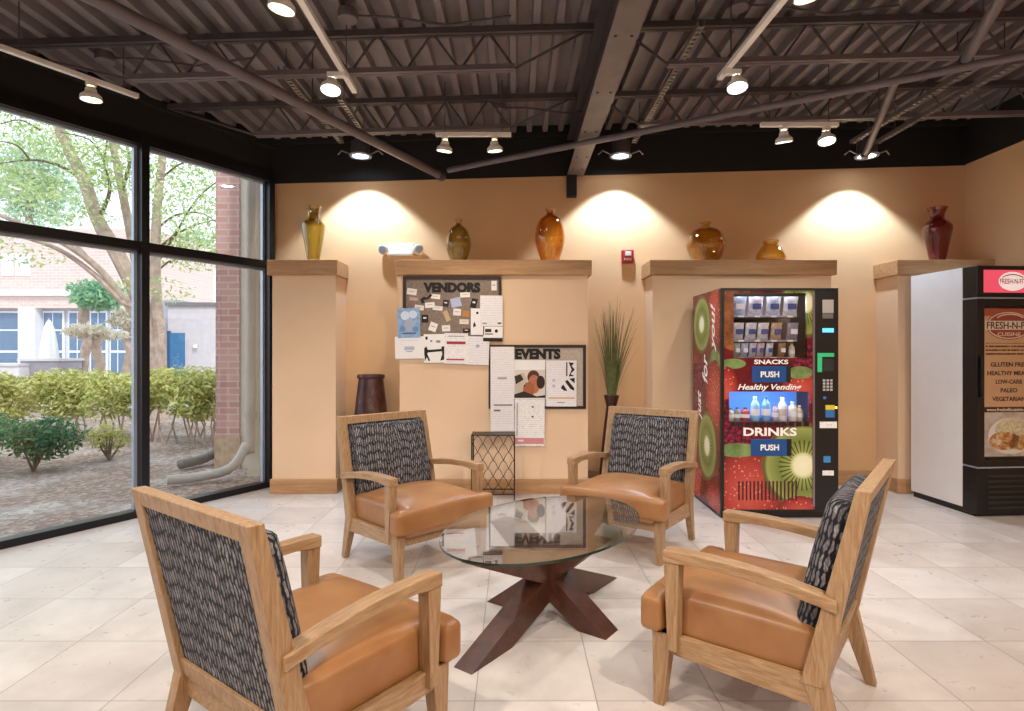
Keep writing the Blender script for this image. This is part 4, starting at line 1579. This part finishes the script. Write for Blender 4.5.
bottle(vx(800) - .02, shelf_z[2] + .003, .024, .112, 'dcc9a4', 'b89050', 'cream bottle beside the snack bags on the bottom snack shelf', None, VY0 + .1)
drinks = [(734.5, .030, .10, 'c8c0a8', '6a7a50', 'short pale can-like bottle'), (741.8, .028, .105, '8c9088', '5a4a4a', 'short grey bottle'), (750, .034, .105, 'b8484a', '7a2a2c', 'short red bottle'), (760, .034, .19, '9ccaf0', 'd0e8ff', 'tall pale blue water bottle'),
          (771, .034, .19, '7fb4ea', '2a5ab0', 'tall clear blue bottle'), (780.5, .026, .13, 'b8b4c8', 'c05a4a', 'slim lilac bottle'), (788, .034, .185, 'efe6e8', 'f2f2f2', 'tall white bottle'), (798.5, .036, .15, 'e2d6cc', 'e8e0d8', 'stout cream bottle'), (805.5, .026, .12, 'c9b48c', 'efe6d8', 'small tan bottle')]
for (px, r, h, c, cp, d) in drinks:
    bottle(vx(px), EZ0 - .001, r, h, c, cp, d + ' in the blue drinks window of the vending machine', 'bottles in the drinks window', VY0 + .10)

# power cord behind the machine
pts = [(VX1 + .02, 5.2, .20), (VX1 + .05, 5.1, .08), (VX1 + .07, 5.05, .012), (VX1 + .09, 5.2, .01), (VX1 + .14, 5.5, .05), (VX1 + .13, 5.46, .22)]
tag(link('power_cord', MB().tube(pts, .006, 8), M_silver, smooth='auto'), 'grey power cord on the floor right of the vending machine', 'cord')

# ------------------------------------------------------------------ refrigerated merchandiser
FO = Vector((3.665, 4.68, 0))
RF = math.radians(4.5)
t = thing('display_refrigerator', tuple(FO), 'white sided glass door display refrigerator with lit red header at right', 'refrigerator', None, RF)
W, D, H = .60, .70, 2.0
kw = dict(parent=t, local=True)
b = MB()
b.box(0, .14, .05, .02, D, H)
b.box(W - .02, .14, .05, W, D, H)
b.box(.02, D - .03, .05, W - .02, D, H)
b.box(.02, .14, H - .03, W - .02, D - .03, H)
b.box(.02, .14, .05, W - .02, D - .03, .36)
link('white_cabinet', b, mat('white_cabinet_paint', 'e8e4e4', .45, vary=.02), **kw)
link('black_foot', MB().box(.01, .04, 0, W - .01, D - .02, .05), M_blackplastic, **kw)
b = MB()
b.box(0, .0, .02, W, .14, .385)
link('grille_housing', b, M_blackplastic, bevel=.006, **kw)
b = MB()
for i in range(7):
    z = .065 + i * .042
    b.box(.09, -.006, z, W - .09, -.0005, z + .018)
link('grille_louvre', b, mat('louvre_grey', '2a2829', .4), **kw)
link('chrome_trim', MB().box(0, -.003, .388, W, .13, .398), M_silver, **kw)
b = MB()
b.box(0, 0, .40, .065, .139, 1.735)
b.box(W - .065, 0, .40, W, .139, 1.735)
b.box(.065, 0, .40, W - .065, .139, .455)
b.box(.065, 0, 1.68, W - .065, .139, 1.735)
fr = link('door_frame', b, M_blackplastic, bevel=.004, **kw)
link('door_handle', MB().box(.014, -.03, .95, .034, -.001, 1.28), mat('handle_black', '0c0b0c', .3), parent=fr, local=True, bevel=.005)
link('chrome_trim', MB().box(0, -.003, 1.737, W, .13, 1.747), M_silver, **kw)
b = MB()
b.box(0, 0, 1.75, W, .139, H)
link('header_box', b, M_blackplastic, bevel=.006, **kw)
link('lit_header_panel', MB().box(.055, -.004, 1.785, W - .055, -.0005, 1.965), mat('header_red', 'd23c55', .4, emit='e85a70', es=.55, vary=.12, vscale=8), **kw)
hx = W / 2
link('interior_liner', MB().box(.066, .40, .456, W - .066, .41, 1.679), mat('fridge_liner', 'c8ccd6', .5), **kw)


def oval(cx, cz, rx, rz, y, dep=.001):
    pts = [(cx + rx * math.cos(2 * PI * q / 40), cz + rz * math.sin(2 * PI * q / 40)) for q in range(40)]
    return MB().prism(pts, y - dep, y, 'y')


def ringm(cx, cz, rx, rz, w, y, a0=0, a1=2 * PI, dep=.001):
    m = MB()
    n = 40
    for q in range(n):
        a, c = a0 + (a1 - a0) * q / n, a0 + (a1 - a0) * (q + 1) / n
        pts = [(cx + rx * math.cos(a), cz + rz * math.sin(a)), (cx + rx * math.cos(c), cz + rz * math.sin(c)),
               (cx + (rx - w) * math.cos(c), cz + (rz - w) * math.sin(c)), (cx + (rx - w) * math.cos(a), cz + (rz - w) * math.sin(a))]
        m.prism(pts, y - dep, y, 'y')
    return m


link('header_logo', oval(hx, 1.875, .12, .075, -.0042), mat('logo_white', 'fff4f0', .4, emit='fff0f0', es=.35, vary=0), **kw)
lt = text_mb('FRESH-N-FIT', hx, -.0054, 1.875, .22, .042, .001, .01)
link('header_lettering', lt, mat('logo_red', 'b8283a', .5, vary=0), **kw)
link('header_logo_arc', ringm(hx, 1.87, .115, .062, .008, -.0054, .2 * PI, .8 * PI), mat('logo_red', None), **kw)
py = .03
pw0, pw1 = .072, W - .072
b = MB().box(pw0, py, .475, pw1, py + .002, 1.66)
poster = link('door_poster', b, mat('poster_peach', 'd9a878', .6, vary=.05), **kw)
pk = dict(parent=poster, local=True)
pc = (pw0 + pw1) / 2
brown = mat('poster_brown', '4a1c12', .6, vary=0)
red = mat('poster_red', 'a63a22', .6, vary=0)
cream = mat('poster_cream', 'f3ddbd', .6, vary=0)
link('poster_top_band', MB().box(pw0, py - .001, 1.60, pw1, py, 1.66), mat('poster_orange', 'b85030', .6), **pk)
link('poster_oval', oval(pc, 1.525, .195, .115, py - .0012), red, **pk)
link('poster_oval_ring', ringm(pc, 1.525, .188, .108, .008, py - .0024), cream, **pk)
link('poster_banner', MB().box(pc - .205, py - .0036, 1.490, pc + .205, py - .0025, 1.562), cream, **pk)
link('poster_title', text_mb('FRESH-N-FIT', pc, py - .0037, 1.526, .385, .058, .001, .02), brown, **pk)
link('poster_subtitle', text_mb('CUISINE', pc, py - .0025, 1.455, .2, .03, .001, .01), cream, **pk)
link('poster_arc', ringm(pc + .01, 1.56, .13, .06, .01, py - .0025, .15 * PI, .85 * PI), cream, **pk)
link('poster_paragraph', MB().box(pw0 + .03, py - .0008, 1.275, pw1 - .03, py - .0001, 1.385), lines_mat('paragraph_print', 'd9a878', '5a2a1a', .03, .45, .6), **pk)
for i, s in enumerate(('GLUTEN FREE', 'HEALTHY MEALS', 'LOW-CARB', 'PALEO', 'VEGETARIAN')):
    w = .0285 * len(s)
    link('poster_line', text_mb(s, pc, py - .0005, 1.212 - i * .069, min(w, .40), .036, .001, .03), brown, **pk)
link('poster_web_band', MB().box(pw0, py - .001, .83, pw1, py, .872), mat('web_band', '3a0d12', .5), **pk)
link('poster_web_line', text_mb('www.freshnfitcuisine.com', pc, py - .0012, .851, .38, .026, .001, .01), cream, **pk)
food = mat('food_photo', None, .5)
q = NT(food)
nn = q.noise(q.coords(), 14, 5, .65, 1.2)
q.link(q.ramp(nn, [(.28, lin('3a1c0e')), (.42, lin('a8622c')), (.55, lin('d8a05c')), (.66, lin('e9dcc0')), (.8, lin('7c8a48'))]), q.b.inputs['Base Color'])
link('poster_photo', MB().box(pw0, py - .001, .475, pw1, py, .828), mat('photo_cloth', 'c9b8a4', .6, vary=.25, vscale=14), **pk)
link('photo_plate', oval(pc + .02, .64, .20, .145, py - .0011), mat('plate_cream', 'eee4d6', .4), **pk)
link('photo_food', oval(pc + .03, .69, .15, .09, py - .0022), mat('food_noodles', 'd9cba0', .6, vary=.3, vscale=40), **pk)
link('photo_meat', oval(pc - .04, .60, .13, .075, py - .0033), food, **pk)
link('photo_meat', oval(pc + .1, .585, .10, .06, py - .0033), food, **pk)
link('glass_door', MB().box(.066, .018, .456, W - .066, .022, 1.679), M_mglass, **kw)

# ------------------------------------------------------------------ outside
ZG = -.02
b = MB()
gy = 60
b.add([(XC, YB + .2, ZG), (XL - .2, YR, ZG), (-60, YR, ZG), (-60, gy, ZG), (12, gy, ZG), (12, YB + .2, ZG)], [(0, 1, 2, 3, 4, 5)])
struct('ground', b, M_ground, origin=(-10, 10, ZG))
struct('patio', MB().box(-40, 13.5, ZG + .001, -2, 60, ZG + .02), mat('pale_concrete', 'cfc8c4', .9), origin=(-12, 20, ZG))

# brick pier with its cream return, beside the window
t = thing('brick_pier', (-3.2, 6.85, 0), 'tall red brick pier just outside the right window pane', 'pier')
link('brick_shaft', MB().box(-3.40, 6.7, .35, -3.13, 7.2, 5), M_brick, t)
M_stone = mat('cream_stucco', 'cbbfb0', .85)
link('stone_base', MB().box(-3.41, 6.69, ZG, -3.12, 7.2, .35), mat('tan_brick_base', 'b59a80', .85, vary=.2, vscale=12), t)
link('stucco_return', MB().box(-3.129, 6.72, ZG, -2.86, 7.1, 5), M_stone, t)
struct('wall_outer', MB().box(-2.86, 6.3, ZG, -2.3, 6.6, 5), M_stone)


def hose(pts, r, lab, m):
    tt = thing('downspout', pts[0], lab, 'downspout')
    P = [Vector(p) for p in pts]
    sm = []
    for i in range(len(P) - 1):
        p0, p1, p2, p3 = P[max(i - 1, 0)], P[i], P[i + 1], P[min(i + 2, len(P) - 1)]
        for j in range(8):
            f = j / 8
            sm.append(.5 * ((2 * p1) + (-p0 + p2) * f + (2 * p0 - 5 * p1 + 4 * p2 - p3) * f * f + (-p0 + 3 * p1 - 3 * p2 + p3) * f ** 3))
    sm.append(P[-1])
    link('pipe_run', MB().tube(sm, [r * (1.06 if i % 2 else 1) for i in range(len(sm))], 14), m, tt, smooth=True)
    link('collar', MB().lathe([(r * 1.3, 0), (r * 1.3, .06)], tuple(P[1]), 16), m, tt)


M_spout = mat('grey_downspout', 'a89e94', .5)
hose([(-2.78, 6.2, 4.5), (-2.78, 6.2, .62), (-2.80, 6.15, .35), (-2.92, 6.05, .12), (-3.2, 5.95, .05), (-3.42, 5.8, .05)], .046, 'cream downspout with curved foot sweeping over the mulch outside the window', M_spout)
hose([(-3.52, 7.5, 1.0), (-3.50, 7.4, .4), (-3.58, 7.0, .1), (-3.75, 6.6, .05)], .052, 'dark drain pipe foot left of the brick pier', mat('dark_drain', '6a625e', .5))

# foliage


def leaves(cloud, n, size, rnd, flat=.6):
    """cloud: list of (centre, radii, weight)"""
    mb = MB()
    ws = [c[2] for c in cloud]
    for i in range(n):
        c, r, _ = rnd.choices(cloud, ws)[0]
        while True:
            u = Vector((rnd.uniform(-1, 1), rnd.uniform(-1, 1), rnd.uniform(-1, 1)))
            if .25 < u.length < 1:
                break
        p = Vector(c) + Vector((u.x * r[0], u.y * r[1], u.z * r[2]))
        s = size * rnd.uniform(.6, 1.3)
        nrm = (Vector((rnd.gauss(0, 1), rnd.gauss(0, 1), rnd.gauss(0, 1) + .8)) + u * .8).normalized()
        a = nrm.orthogonal().normalized()
        a = (Matrix.Rotation(rnd.uniform(0, 2 * PI), 3, nrm) @ a)
        c_ = nrm.cross(a)
        v = [p - a * s, p + c_ * s * .38 + nrm * s * .1, p + a * s, p - c_ * s * .38 + nrm * s * .1]
        k = len(mb.v)
        mb.v += [tuple(q_) for q_ in v]
        mb.f.append((k, k + 1, k + 2, k + 3))
    return mb


def leaf_mat(name, c1, c2, c3):
    m = bpy.data.materials.new(name)
    m.use_nodes = True
    q = NT(m)
    geo = q.node('ShaderNodeNewGeometry')
    q.link(q.ramp(geo.outputs['Random Per Island'], [(0, lin(c1)), (.5, lin(c2)), (1, lin(c3))]), q.b.inputs['Base Color'])
    q.b.inputs['Roughness'].default_value = .6
    tr = q.node('ShaderNodeBsdfTranslucent')
    q.link(q.ramp(geo.outputs['Random Per Island'], [(0, lin(c1)), (.5, lin(c2)), (1, lin(c3))]), tr.inputs[0])
    mx = q.node('ShaderNodeMixShader')
    mx.inputs[0].default_value = .45
    q.link(q.b.outputs[0], mx.inputs[1])
    q.link(tr.outputs[0], mx.inputs[2])
    q.link(mx.outputs[0], q.n['Material Output'].inputs[0])
    return m


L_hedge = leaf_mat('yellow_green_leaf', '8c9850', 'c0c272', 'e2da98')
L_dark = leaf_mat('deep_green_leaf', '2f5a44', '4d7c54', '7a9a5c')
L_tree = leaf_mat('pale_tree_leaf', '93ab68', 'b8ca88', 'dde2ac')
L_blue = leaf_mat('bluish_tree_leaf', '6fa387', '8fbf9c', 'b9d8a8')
L_haze = leaf_mat('hazy_distant_leaf', 'b3c8ae', 'c6d8bd', 'dbe5cf')  # distance haze is put into these paler leaf colours
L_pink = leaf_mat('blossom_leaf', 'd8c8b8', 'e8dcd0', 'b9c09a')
M_bark = mat('grey_brown_bark', 'b09a8c', .9, vary=.25, vscale=8)
M_twig = mat('thin_twig', '6e5b4c', .9)

rnd = random.Random(21)
hedges = [(-7.9, 9.2, 1.0, 'pale green hedge shrub outside, at the left edge of the window view'), (-6.75, 9.1, 1.05, 'yellow green hedge shrub outside, left of the mullion'),
          (-5.75, 8.9, 1.08, 'yellow green hedge shrub outside, behind the mullion'), (-4.85, 8.7, 1.12, 'yellow green hedge shrub outside, right of the mullion'), (-4.1, 8.4, 1.12, 'bare stemmed hedge shrub outside beside the brick pier'),
          (-9.0, 9.6, 1.0, 'pale hedge shrub outside, beyond the left edge of the frame')]
for (x, y, h, lab) in hedges:
    t = thing('hedge_shrub', (x, y, 0), lab, 'shrub', 'hedge shrubs outside the window')
    cl = []
    for i in range(9):
        cl.append(((x + rnd.uniform(-.5, .5), y + rnd.uniform(-.35, .35), h * rnd.uniform(.62, .80)), (.34, .34, .24), 1))
    for i in range(3):
        cl.append(((x + rnd.uniform(-.4, .4), y - .25, h * rnd.uniform(.42, .52)), (.34, .25, .2), .8))
    link('foliage', leaves(cl, 3400, .048, rnd), L_hedge, t)
    s = MB()
    for i in range(9):
        bx0, by0 = x + rnd.uniform(-.35, .35), y + rnd.uniform(-.3, .1)
        pts = [(bx0, by0, ZG)]
        for j in range(3):
            pts.append((pts[-1][0] + rnd.uniform(-.1, .1), pts[-1][1] + rnd.uniform(-.05, .05), h * (.22 * (j + 1))))
        s.tube(pts, [.016, .012, .01, .006], 6)
    link('stems', s, M_bark, t)
for (x, y, r, h, lab) in ((-5.35, 6.55, .55, .62, 'low deep green shrub outside close to the left window'), (-4.95, 7.2, .3, .5, 'small leggy shrub outside just right of the deep green one'), (-6.3, 6.9, .6, .6, 'low deep green shrub outside, half beyond the left edge of the frame')):
    t = thing('low_shrub', (x, y, 0), lab, 'shrub')
    cl = [((x + rnd.uniform(-.5, .5) * r, y + rnd.uniform(-.4, .4) * r, h * rnd.uniform(.38, .8)), (r * .55, r * .5, h * .26), 1) for i in range(10)]
    link('foliage', leaves(cl, 2200 if r > .4 else 500, .034, rnd), L_dark if r > .4 else L_hedge, t)
    s = MB()
    for i in range(7):
        a = rnd.uniform(0, 2 * PI)
        s.tube([(x, y, ZG), (x + .1 * math.cos(a), y + .1 * math.sin(a), h * .3), (x + r * .5 * math.cos(a), y + r * .4 * math.sin(a), h * .6)], [.014, .01, .005], 6)
    link('stems', s, M_twig, t)

# the big tree
TY = 11.5


def limb(mb, pts, r0, r1, Y=TY, dy=0.0):
    """pts in picture pixels, laid out at depth Y and leaning by dy"""
    n = len(pts)
    P = [at(px, py, Y + dy * i / (n - 1)) for i, (px, py) in enumerate(pts)]
    sm = []
    for i in range(n - 1):
        p0, p1, p2, p3 = P[max(i - 1, 0)], P[i], P[i + 1], P[min(i + 2, n - 1)]
        for j in range(4):
            f = j / 4
            sm.append(.5 * ((2 * p1) + (-p0 + p2) * f + (2 * p0 - 5 * p1 + 4 * p2 - p3) * f * f + (-p0 + 3 * p1 - 3 * p2 + p3) * f ** 3))
    sm.append(P[-1])
    rs = [r0 + (r1 - r0) * i / (len(sm) - 1) for i in range(len(sm))]
    mb.tube(sm, rs, 9)
    return sm


base = at(152, 400, TY)
t = thing('courtyard_tree', (base.x, TY, 0), 'large many stemmed tree outside behind the hedge and mullion', 'tree')
tr = MB()
limb(tr, [(158, 420), (155, 350), (140, 300), (118, 255), (98, 220), (84, 180), (60, 130), (40, 70), (20, 20)], .19, .06)
limb(tr, [(156, 400), (152, 340), (142, 290), (132, 240), (122, 190), (112, 140), (100, 80), (88, 20)], .11, .05, dy=.6)
limb(tr, [(160, 410), (160, 340), (156, 290), (156, 230), (160, 180), (165, 130), (168, 60)], .12, .05, dy=-.5)
limb(tr, [(153, 360), (140, 315), (120, 300), (95, 275), (60, 250), (20, 236), (-30, 224)], .07,.025, dy=-1.0)
limb(tr, [(150, 345), (128, 305), (100, 270), (72, 248), (40, 232), (0, 215), (-40, 200)], .08,.025, dy=-1.5)
limb(tr, [(120, 290), (92, 262), (70, 240), (36, 226), (10, 228)], .04,.015, dy=.5)
tree_trunk = link('trunk', tr, M_bark, t, smooth='auto')
br = MB()
for pts, r in (([(98, 220), (110, 190), (104, 160), (112, 120)], .045), ([(122, 190), (130, 160), (124, 130), (134, 80)], .04), ([(84, 180), (58, 165), (30, 160), (-10, 165)], .04), ([(60, 130), (75, 100), (96, 70)], .035),
               ([(156, 250), (180, 232), (205, 222), (232, 218)], .03), ([(152, 270), (172, 240), (196, 200), (222, 178)], .03), ([(156, 230), (176, 215), (204, 214), (226, 232)], .025), ([(145, 282), (168, 262), (172, 262), (190, 244)], .022),
               ([(160, 180), (178, 165), (200, 158)], .022), ([(40, 130), (20, 120), (0, 124)], .02), ([(30, 160), (16, 145), (-10, 140)], .02), ([(104, 160), (90, 140), (60, 132)], .02), ([(140, 300), (150, 262), (168, 240)], .03)):
    limb(br, pts, r, .008, dy=rnd.uniform(-1, 1))
link('branches', br, M_twig, t, smooth='auto')
cl = []
for (px, py, rx, rz, w) in ((30, 130, 34, 22, 2), (80, 150, 30, 16, 2), (20, 180, 30, 14, 2), (110, 170, 26, 16, 2), (60, 205, 34, 12, 1), (130, 120, 30, 24, 2), (60, 90, 44, 26, 2.4), (170, 150, 30, 22, 1.6), (205, 190, 26, 20, 2), (190, 250, 30, 16, 1.4),
                            (215, 240, 22, 18, 1.6), (175, 205, 22, 16, 1.2), (10, 250, 26, 10, .5), (110, 60, 40, 26, 2), (180, 90, 44, 26, 2), (10, 60, 30, 30, 1.6), (230, 130, 26, 30, 1.6), (160, 290, 18, 10, .4), (60, 30, 60, 30, 2), (-30, 100, 40, 60, 2)):
    c = at(px, py, TY + rnd.uniform(-1.2, 1.4))
    cl.append((tuple(c), (rx * 1.35 * TY / FPX, 1.1, rz * 1.4 * TY / FPX), w))
link('foliage', leaves(cl, 15000, .05, rnd), L_tree, t)

# blurred trees beyond the patio
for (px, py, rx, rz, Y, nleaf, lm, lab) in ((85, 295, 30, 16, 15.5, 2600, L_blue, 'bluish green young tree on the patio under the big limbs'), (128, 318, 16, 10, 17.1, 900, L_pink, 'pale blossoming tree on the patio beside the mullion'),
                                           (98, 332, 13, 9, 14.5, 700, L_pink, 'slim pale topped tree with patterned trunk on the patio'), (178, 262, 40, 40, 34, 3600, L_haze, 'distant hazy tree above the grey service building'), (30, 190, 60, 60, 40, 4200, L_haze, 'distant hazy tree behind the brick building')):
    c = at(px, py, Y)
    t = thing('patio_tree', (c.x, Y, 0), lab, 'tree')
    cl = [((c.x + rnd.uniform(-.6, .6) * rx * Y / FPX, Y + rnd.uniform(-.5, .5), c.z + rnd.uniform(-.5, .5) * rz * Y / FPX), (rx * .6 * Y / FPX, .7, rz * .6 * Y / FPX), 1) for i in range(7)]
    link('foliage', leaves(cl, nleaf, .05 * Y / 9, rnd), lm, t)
    tb = MB()
    h = c.z
    n_ = 14
    tb.tube([(c.x + .05 * math.sin(i), Y, ZG + (h - ZG) * i / n_) for i in range(n_ + 1)], [(.13 if i % 2 else .10) * (1.0 if Y < 20 else 2) for i in range(n_ + 1)], 10)
    link('trunk', tb, M_bark, t, smooth=True)

# brick building across the courtyard
BYY = 24
t = thing('brick_building', (-22, BYY, 0), 'pale pink brick building with tall windows across the courtyard', 'building')
x0b, x1b = at(-260, 0, BYY).x, at(151, 0, BYY).x
z_w0, z_w1 = .3, at(0, 308, BYY).z
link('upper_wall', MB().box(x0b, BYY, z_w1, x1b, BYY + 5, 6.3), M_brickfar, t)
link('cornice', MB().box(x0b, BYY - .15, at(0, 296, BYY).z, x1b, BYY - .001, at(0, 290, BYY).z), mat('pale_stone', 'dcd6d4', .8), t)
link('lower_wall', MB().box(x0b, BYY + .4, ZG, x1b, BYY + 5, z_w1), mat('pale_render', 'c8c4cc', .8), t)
Mbw = mat('blue_window_glass', '5c7490', .15)
Mfr = mat('white_mullion', 'e2e4ea', .5)
for px in (-240, -200, -160, -120, -84, -46, 27, 146):
    X = at(px, 0, BYY).x
    link('pillar', MB().box(X - (.28 if px != 27 else .33), BYY - .05, ZG, X + (.28 if px != 27 else .33), BYY + .4, z_w1), mat('white_column', 'ebe8ea', .7), t)
for (a, c_) in ((-236, -202), (-196, -162), (-156, -122), (-116, -86), (-80, -48), (-42, 18), (62, 82), (84, 102), (104, 122), (124, 142), (36, 58)):
    X0, X1 = at(a, 0, BYY).x + .02, at(c_, 0, BYY).x
    w = link('window_frame', MB().box(X0, BYY + .32, ZG + .3, X1, BYY + .385, z_w1 - .1), Mfr, t)
    p = MB()
    nx = max(2, int((X1 - X0) / .9))
    for i in range(nx):
        for (za, zb) in ((.4, 1.25), (1.35, 2.15), (2.22, z_w1 - .18)):
            if zb > za:
                p.box(X0 + .05 + (X1 - X0 - .1) * i / nx, BYY + .30, za, X0 + (X1 - X0 - .05) * (i + 1) / nx - .03, BYY + .319, zb)
    link('window_pane', p, Mbw, w)
for (a, c_) in ((-120, -80), (-60, -20), (2, 14), (16, 31)):
    X0, X1 = at(a, 0, BYY).x, at(c_, 0, BYY).x
    w = link('upper_window', MB().box(X0, BYY - .03, at(0, 276, BYY).z, X1, BYY - .001, at(0, 254, BYY).z), Mfr, t)
    link('window_pane', MB().box(X0 + .08, BYY - .04, at(0, 274, BYY).z, X1 - .08, BYY - .031, at(0, 256, BYY).z), mat('pale_sky_glass', 'dfe6f0', .2), w)

t = thing('service_building', (-9, 18, 0), 'low pale grey service building with blue door outside at right of the mullion', 'building')
X0, X1 = at(168, 0, 18).x, at(330, 0, 18).x
link('front_wall', MB().box(X0, 18, ZG, X1, 21, at(0, 306, 18).z), mat('pale_lilac_render', 'c9bfc4', .85), t)
link('side_wing', MB().box(X0 - 1.3, 18.6, ZG, X0 - .002, 21, at(0, 300, 18.6).z), mat('grey_side_render', 'a5a5b2', .85), t)
link('roof_edge', MB().box(X0 - .05, 17.93, at(0, 306, 18).z + .001, X1, 21, at(0, 302.5, 18).z), mat('dark_coping', '7a7478', .7), t)
d = link('blue_door', MB().box(at(171, 0, 18).x, 17.94, ZG, at(185, 0, 18).x, 17.999, at(0, 333, 18).z), mat('teal_blue_door', '3a6f9c', .5), t)
link('door_recess', MB().box(at(171, 0, 18).x - .1, 17.96, ZG, at(171, 0, 18).x - .001, 17.999, at(0, 331, 18).z), mat('recess_blue', '28507a', .6), t)
link('wall_lamp', MB().lathe([(.06, 0), (.06, .1)], tuple(at(195, 348, 17.93)), 12), M_white, t)

# patio furniture
c = at(49, 0, 16.5)
t = thing('patio_umbrella', (c.x, 16.5, 0), 'closed white patio umbrella standing across the courtyard', 'umbrella')
zt = at(0, 320, 16.5).z
b = MB()
prof = [(.22, .95), (.21, 1.05), (.17, 1.5), (.11, 1.95), (.05, zt - .05), (.02, zt)]
n = 24
vs, fs = [], []
for (r, z) in prof:
    for k in range(n):
        a = 2 * PI * k / n
        rr = r * (1 + .18 * math.cos(8 * a))
        vs.append((c.x + rr * math.cos(a), 16.5 + rr * math.sin(a), z))
for i in range(len(prof) - 1):
    for k in range(n):
        fs.append((i * n + k, i * n + (k + 1) % n, (i + 1) * n + (k + 1) % n, (i + 1) * n + k))
b.add(vs, fs)
link('folded_canopy', b, mat('white_canvas', 'f2eeee', .8), t, smooth=True)
link('umbrella_pole', MB().tube([(c.x, 16.5, ZG), (c.x, 16.5, zt + .05)], .025, 10), M_silver, t)
link('umbrella_base', MB().lathe([(.3, 0), (.3, .06), (.05, .1)], (c.x, 16.5, ZG + .02), 20), M_joist, t)
X0, X1 = at(20, 0, 14.5).x, at(58, 0, 14.5).x
t = thing('planter_wall', ((X0 + X1) / 2, 14.7, 0), 'pale grey masonry planter wall below the closed umbrella', 'planter')
link('planter_body', MB().box(X0, 14.5, ZG, X1, 15.3, at(0, 361, 14.5).z), mat('lilac_grey_block', '9b96a0', .85), t)
link('coping', MB().box(X0 - .04, 14.46, at(0, 361, 14.5).z, X1 + .04, 15.34, at(0, 358.5, 14.5).z), mat('pale_coping', 'd0ccd2', .8), t)
X0, X1 = at(-30, 0, 14.2).x, at(19, 0, 14.2).x
t = thing('planter_wall', ((X0 + X1) / 2, 14.4, 0), 'pale planter wall at the left edge of the courtyard view', 'planter')
link('planter_body', MB().box(X0, 14.2, ZG, X1, 14.9, at(0, 366, 14.2).z), mat('pale_block', 'd8d2d4', .85), t)
link('coping', MB().box(X0 - .04, 14.16, at(0, 366, 14.2).z, X1 + .02, 14.94, at(0, 363.5, 14.2).z), mat('pale_coping', None), t)
for (px, Y, rz, lab) in ((63, 16.2, .4, 'grey metal patio chair left of another one'), (88, 16.2, -.5, 'dark metal patio chair nearest the patterned trunk')):
    c = at(px, 0, Y)
    t = thing('patio_chair', (c.x, Y, 0), lab, 'patio chair', 'patio chairs across the courtyard', rz)
    kw2 = dict(parent=t, local=True)
    for sx in (-1, 1):
        for sy in (-1, 1):
            link('leg', MB().tube([(sx * .24, sy * .22, 0), (sx * .22, sy * .2, .45)], .014, 6), M_joist, **kw2)
    link('seat', MB().rbox(-.25, -.24, .44, .25, .24, .48, r=.015, n=6), M_joist, smooth=True, **kw2)
    b = MB()
    for i in range(9):
        xx = -.2 + i * .05
        b.tube([(xx, .22, .48), (xx * 1.05, .30, .95)], .008, 5)
    b.tube([(-.24, .22, .46), (-.25, .31, .97), (.25, .31, .97), (.24, .22, .46)], .015, 6)
    link('backrest', b, M_joist, **kw2)
